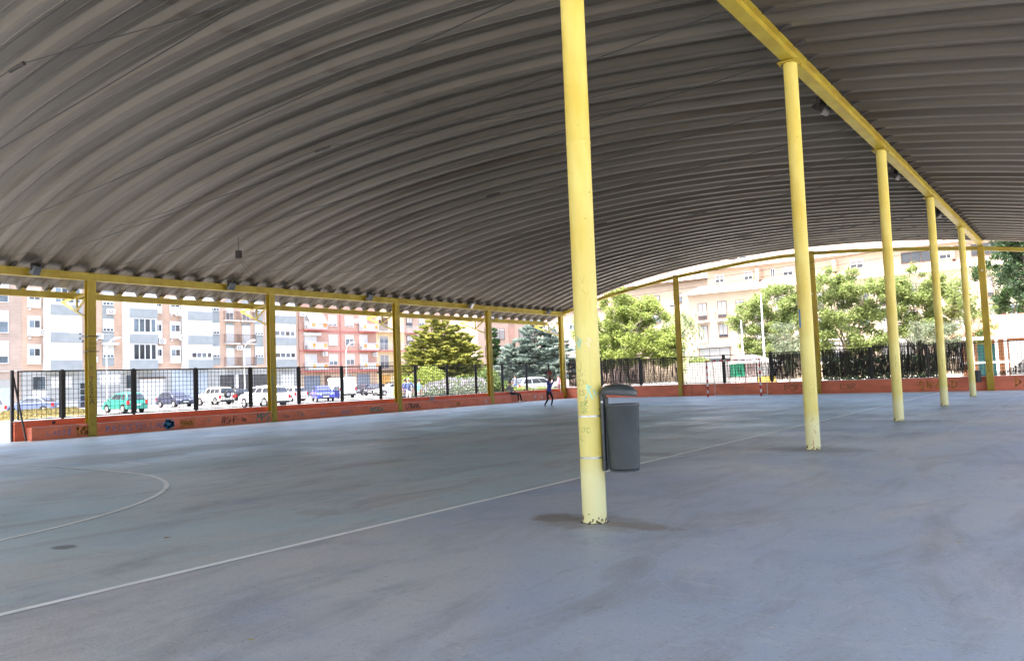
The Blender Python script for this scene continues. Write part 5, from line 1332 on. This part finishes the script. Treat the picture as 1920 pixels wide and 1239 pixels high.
broad_tree('broadleaf_tree', 'tall airy light green tree between the second and third round columns', (-15.3, 63.6, 0), [((-.9, 0, 7.6), (2.5, 1.8, 1.7)), ((1.6, 0, 6.6), (2.4, 1.8, 1.6)), ((0, 0, 4.8), (2.9, 1.8, 1.7)), ((-2, 0, 3.4), (1.8, 1.2, 1.2)), ((1.8, 0, 3.2), (1.6, 1.2, 1.1))], L_light2, M['bark'], 10500, .22, .18, 3.4, gap=.85)
broad_tree('broadleaf_tree', 'light green tree between the third and fourth round columns', (-10.3, 64.6, 0), [((.1, 0, 7.3), (2.2, 1.6, 1.4)), ((-1.4, 0, 5.7), (1.9, 1.6, 1.4)), ((1.6, 0, 5.6), (2.0, 1.6, 1.4)), ((.2, 0, 4.0), (2.1, 1.5, 1.2))], L_light2, M['bark'], 8500, .22, .15, 3.0, gap=.8)
broad_tree('broadleaf_tree', 'thin sprig-like green tree between the fourth and fifth columns', (-6.6, 61.0, 0), [((-.4, 0, 5.6), (1.0, .9, 1.6)), ((.6, 0, 4.0), (1.1, .9, 1.4))], L_light2, M['bark'], 1000, .2, .09, 3.0, gap=.7)
broad_tree('broadleaf_tree', 'dense dark green tree filling the right edge', (-2.0, 58.6, 0), [((-.6, 0, 7.2), (2.2, 2.0, 1.8)), ((.6, -1, 5.2), (2.4, 2.2, 2.0)), ((-1.0, .4, 8.8), (1.8, 1.8, 1.4)), ((1.5, 0, 9.0), (2.4, 2.2, 1.8)), ((2, 0, 3.8), (2.2, 2, 1.4))], L_dark, M['darkbark'], 9500, .22, .30, 3.2, flat=.2)
broad_tree('broadleaf_tree', 'mid green tree top seen over the end beam at the right', (-5.2, 74, 0), [((0, 0, 8.9), (2.6, 2.4, 1.9)), ((3.0, 0, 9.6), (2.6, 2.4, 2.2)), ((1, 0, 6.2), (2.6, 2.4, 2.0))], L_dark2, M['bark'], 5200, .26, .22, 5.0, flat=.3)
broad_tree('olive_tree', 'grey-green olive tree right of the flagpoles behind the goal', (-18.6, 60.2, 0), [((0, 0, 3.6), (1.4, 1.2, 1.5)), ((.5, 0, 2.4), (1.5, 1.2, 1.1))], L_olive, M['palebark'], 1900, .15, .10, 2.0, flat=.2, gap=.7)
broad_tree('olive_tree', 'grey-green olive tree low between the fourth and fifth columns', (-8.8, 59.8, 0), [((0, 0, 3.4), (1.5, 1.2, 1.3)), ((.9, 0, 2.6), (1.3, 1.2, 1.1))], L_olive, M['palebark'], 1900, .15, .10, 2.0, flat=.2, gap=.7)
broad_tree('broadleaf_tree', 'lime green tree just right of the far corner post', (-35.6, 66, 0), [((0, 0, 6.8), (2.6, 2.0, 2.2)), ((-1.5, 0, 4.4), (2.4, 2.0, 1.8))], L_light, M['palebark'], 3600, .24, .2, 3.2)
# added dark hedge behind the right-hand screens, standing in for shade under the trees
hg = MB()
for _ in range(6500): leafy(hg, Vector((rnd(-24.5, -3.8), rnd(52.4, 53.2), rnd(.05, 1.9) + rnd(0, .3))), .16, 1, .2, .12)
hgo = thing('hedge', 'added dark hedge standing in for tree shade close behind the right-hand screens', 'hedge', (0, 0, 0))
hg2 = MB()
for _ in range(8200): leafy(hg2, Vector((rnd(-13.6, -7.2), rnd(50.4, 51.6), rnd(.05, 1.85) + rnd(0, .25))), .17, 1, .2, .12)
hg2.build('foliage', L_dark, hgo, normals=False)
sm_ = MB()
for q in range(9): x = -13.2 + q * .72; sm_.tube([(x, 51, 0), (x + rnd(-.1, .1), 51, 1.5)], .04, 6)
sm_.build('stems', M['darkbark'], hgo)

def conifer(name, label, loc, H, Rr, leafm, n_lv, size, z0=.6, lean=(0, 0), droop=.1, peaks=None, dens=26, pw=.9, cat='tree'):
    t = thing(name, label, cat, loc); mb = MB(); tb = MB()
    peaks = peaks or [(0, 0, 1, 1)]
    for (px, py, hs, rs) in peaks:
        h_ = H * hs; tb.tube([(px * .3, py * .3, 0), (px, py, h_ * .5), (px, py, h_ * .98)], [.16 * rs + .04, .11 * rs, .02], 8)
        for k in range(n_lv):
            f_ = k / (n_lv - 1); z_ = z0 + (h_ - z0) * f_; rr = Rr * rs * (1 - f_) ** pw * (.85 + .3 * rnd(0, 1)) * (min(1, .65 + f_ * 2.2)) + .08
            nb_ = max(4, int(11 * (rr / Rr) + 3))
            for q in range(nb_):
                a = rnd(0, 2 * PI); rl = rr * rnd(.7, 1.12); e = Vector((px + rl * math.cos(a), py + rl * math.sin(a), z_ + rl * rnd(.02, .22) - droop * rl))
                s_ = Vector((px, py, z_ + rnd(-.28, .28))); e.z += rnd(-.30, .30)
                if q % 3 == 0: tb.tube([s_, e], [.03, .008], 4)
                for w in range(int(dens * rl / Rr) + 5):
                    u = rnd(.25, 1.0) ** .7; c = s_ + (e - s_) * u; wd = .16 + .25 * (1 - u) * rl
                    c += Vector((rnd(-wd, wd), rnd(-wd, wd), rnd(-.07, .07)))
                    d = Vector((math.cos(a + rnd(-.7, .7)), math.sin(a + rnd(-.7, .7)), rnd(.05, .55))).normalized(); sd_ = d.cross(Vector((0, 0, 1))).normalized()
                    l_ = size * rnd(.7, 1.3); wv = l_ * .22
                    mb.quad(c - d * l_ / 2, c + sd_ * wv + d * l_ * .1, c + d * l_ / 2, c - sd_ * wv + d * l_ * .1)
                    mb.quad(c - d * l_ / 2, c + Vector((0, 0, wv)), c + d * l_ / 2, c - Vector((0, 0, wv)))
    mb.build('crown', leafm, t, normals=False); tb.build('trunk', M['bark'], t, True)
    return t
conifer('cypress_tree', 'broad yellow-green cypress right of the third wall post', (-54.6, 61.6, 0), 8.2, 3.9, L_cyp, 20, .50, .5, peaks=[(-.8, -.6, 1.0, .80), (1.5, 1.2, .86, .85), (-2.0, -1.6, .70, .62), (.3, .2, .93, .9)], dens=30, pw=.42)
conifer('spruce_tree', 'bluish grey-green spruce above the parked silver car', (-45.4, 65.4, 0), 7.3, 3.7, L_spr, 18, .52, 1.5, peaks=[(0, 0, 1, .85), (-1.8, -1.3, .66, .62), (1.5, 1.1, .85, .65)], dens=34, pw=.55, droop=.12)
conifer('cypress_tree', 'slim ragged conifer just right of the yellow-green cypress', (-52.6, 68.2, 0), 7.0, 1.3, L_dark2, 16, .4, .5, dens=20)
def shrub(name, label, loc, blobs, leafm, n, size, tips=None, group=None):
    t = thing(name, label, 'shrub', loc, 0, group); mb = MB(); sb_ = MB()
    for _ in range(n):
        c, r_ = random.choice(blobs); v = rvec(); p_ = Vector(c) + Vector((v.x * r_[0], v.y * r_[1], abs(v.z) * r_[2])) * rnd(.55, 1.0); leafy(mb, p_, size, 2, .1, .12)
    for _ in range(16):
        c, r_ = random.choice(blobs); sb_.tube([Vector((c[0], c[1], 0)), Vector(c) + Vector((rnd(-.7, .7) * r_[0], rnd(-.7, .7) * r_[1], r_[2] * .7))], [.03, .008], 4)
    if tips:
        mb.m = 1
        for _ in range(n // 9):
            c, r_ = random.choice(blobs); v = rvec(); v.z = abs(v.z) + .6; v.normalize(); p_ = Vector(c) + Vector((v.x * r_[0], v.y * r_[1], v.z * r_[2])) * 1.02
            mb.quad(p_, p_ + Vector((.03, .02, .1)), p_ + Vector((rnd(-.05, .05), rnd(-.05, .05), .24)), p_ + Vector((-.03, -.02, .1)))
    mb.build('foliage', [leafm, tips] if tips else leafm, t, normals=False); sb_.build('stems', M['bark'], t)
    return t
L_grey = leafmat('grey_green_leaves', (.10, .13, .09), (.22, .25, .19), .3)
shrub('lavender_bush', 'big grey-green lavender bush with lilac tips behind the fence', (-36.4, 42.2, 0), [((0, 0, .3), (1.7, 1.6, 1.25)), ((.8, 1.4, .3), (1.4, 1.4, 1.2)), ((-.6, -1.2, .2), (1.4, 1.3, 1.1))], L_grey, 3300, .13, L_lav)
shrub('lavender_bush', 'smaller grey-green bush left of the big lavender, beside the person in turquoise', (-37.6, 39.4, 0), [((0, 0, .2), (1.3, 1.2, 1.0)), ((.5, -1.0, .1), (1.1, 1.0, .8))], L_grey, 1500, .13, L_lav)
shrub('leafy_shrub', 'tall mid-green shrub left of the fourth wall post', (-36.6, 46.2, 0), [((0, 0, .8), (1.3, 1.3, 1.7)), ((.6, .8, .3), (1.2, 1.2, 1.2))], L_shrub, 2200, .16)
shrub('leafy_shrub', 'bright green low shrub right of the fourth wall post', (-36.6, 50.2, 0), [((0, 0, .1), (1.6, 1.4, .75)), ((1.3, 1.6, .1), (1.4, 1.4, .65))], L_yel, 1500, .15)
shrub('leafy_shrub', 'yellow-green shrub under the cypress beside the third wall post', (-45.0, 49.2, 0), [((0, 0, 1.0), (1.6, 1.8, 1.9)), ((-1.0, -1.4, .4), (1.5, 1.5, 1.8))], L_yel, 2600, .18)
shrub('leafy_shrub', 'round green shrub at the foot of the cypress', (-47.5, 56.5, 0), [((0, 0, .5), (2.0, 2.0, 1.5)), ((1.5, 1.8, .4), (1.8, 1.6, 1.4))], L_shrub, 2600, .18)
shrub('leafy_shrub', 'small yellow-green bush below the cream building, left of the goal', (-25.6, 60.0, 0), [((0, 0, 1.6), (1.3, .9, 1.0))], L_light2, 900, .16)
# palm
def palm(loc, H, n, fr, label):
    t = thing('palm_tree', label, 'palm tree', loc); tb = MB(); k = 10
    tb.tube([(0, 0, H * q / k) for q in range(k + 1)], [.22 - .05 * q / k + (.02 if q % 2 else 0) for q in range(k + 1)], 10); tb.build('trunk', M['palebark'], t, True)
    for q in range(n):
        a = 2 * PI * q / n + rnd(-.2, .2); up = rnd(-.9, 1.0); mb = MB(); l_ = fr * rnd(.8, 1.15); sp_ = []
        for s_ in range(9):
            u = s_ / 8; sp_.append(Vector((math.cos(a) * l_ * u * (.95 if up < .6 else .7), math.sin(a) * l_ * u * (.95 if up < .6 else .7), H + up * l_ * u * .9 - 1.2 * l_ * u * u * (.6 + .3 * abs(up)))))
        mb.tube(sp_, [.03 - .025 * s_ / 8 for s_ in range(9)], 4)
        for s_ in range(3, 9):
            p_ = sp_[s_]; d = (sp_[s_] - sp_[s_ - 1]).normalized(); sd_ = d.cross(Vector((0, 0, 1))).normalized()
            for w in range(4):
                for sg in (-1, 1):
                    c = p_ - d * l_ * w / 32; e = c + (sd_ * sg * .55 + d * .45 + Vector((0, 0, -.25 - rnd(0, .3)))) * .75
                    mb.quad(c, c + d * .04, e, c - d * .04)
        mb.build('frond', L_palm, t, normals=False)
    return t
palm((-32.4, 71.6, 0), 6.9, 44, 2.2, 'tall palm rising behind the first end post')
palm((-28.3, 66.0, 0), 2.6, 22, 1.7, 'low palm at the foot of the tall palm')

# dry grass verge by the cars
gm = MB()
for _ in range(15000):
    y = rnd(19, 29.0); x = -60.5 + rnd(-3.0, 3.0) - (y - 24) * .55; h_ = rnd(.12, .55) * (1 - min(1, abs(x + 60.5 + (y - 24) * .55) / 3.2)) + .05; a = rnd(0, PI); w = .03
    gm.quad((x - w * math.cos(a), y - w * math.sin(a), .0), (x + w * math.cos(a), y + w * math.sin(a), .0), (x + rnd(-.12, .12) + w * .3, y + rnd(-.12, .12), h_ + .1), (x + rnd(-.12, .12), y + rnd(-.12, .12), h_))
tag(gm.build('dry_grass', M['drygrass'], normals=False), 'mound of dry yellow-green grass beside the parking', 'grass', kind='stuff')
gv = MB(); rr = []
for i in range(13):
    for j in range(9):
        y = 18.5 + 11 * i / 12; x = -60.5 + (-3.4 + 6.8 * j / 8) - (y - 24) * .55; rr.append((x, y, .012 + .38 * math.sin(PI * j / 8) * math.sin(PI * i / 12)))
i0 = gv.vs(rr)
for i in range(12):
    for j in range(8): a = i0 + i * 9 + j; gv.face((a, a + 1, a + 10, a + 9))
tag(gv.build('verge', mat('dry_soil', (.24, .20, .12), .95, 0, .2, 2), None, True, normals=False), kind='structure')

# fallen leaves and scraps on the court
LF = [mat('leaf_brown', (.30, .14, .04), .7), mat('leaf_pale', (.55, .50, .38), .7), mat('leaf_yellow', (.48, .36, .06), .7), mat('leaf_dark', (.05, .04, .03), .7)]
def leaf(x, y, s_, k, label=None):
    mb = MB(); a = rnd(0, 2 * PI); c, d = math.cos(a) * s_, math.sin(a) * s_; z0 = .006
    pts_ = [(-1, 0, .0), (-.4, .42, .25), (.3, .38, .1), (1, 0, .35), (.3, -.4, .3), (-.4, -.36, .05)]
    i = mb.vs([(p_[0] * c - p_[1] * d, p_[0] * d + p_[1] * c, z0 + p_[2] * s_ * .5) for p_ in pts_] + [(0, 0, z0)])
    for q in range(6): mb.face((i + q, i + (q + 1) % 6, i + 6))
    o = mb.build('fallen_leaf', LF[k], normals=False, loc=(x, y, 0))
    return tag(o, label or 'tiny dry leaf lying on the court', 'leaf', 'dry leaves scattered on the court')
leaf(-7.76, 4.45, .055, 0, 'largest curled brown leaf lying inside the white line at left')
for (x, y, k) in ((-4.15, 2.9, 2), (-3.2, 2.2, 1), (-6.05, 2.52, 1), (-5.9, 5.6, 1), (-2.1, 3.1, 1), (-1.6, 4.6, 1), (-6.9, 3.2, 1), (-9.1, 6.1, 1), (-12.2, 10.6, 3), (-8.9, 8.6, 1), (-3.0, 5.0, 1), (-5.2, 3.9, 1), (-10.4, 4.9, 3), (-7.3, 7.6, 1), (-1.0, 7.5, 2), (-2.4, 10.4, 1), (-13, 12, 1), (-16, 15, 1), (-9.6, 12.2, 1)):
    leaf(x, y, rnd(.014, .03), k)
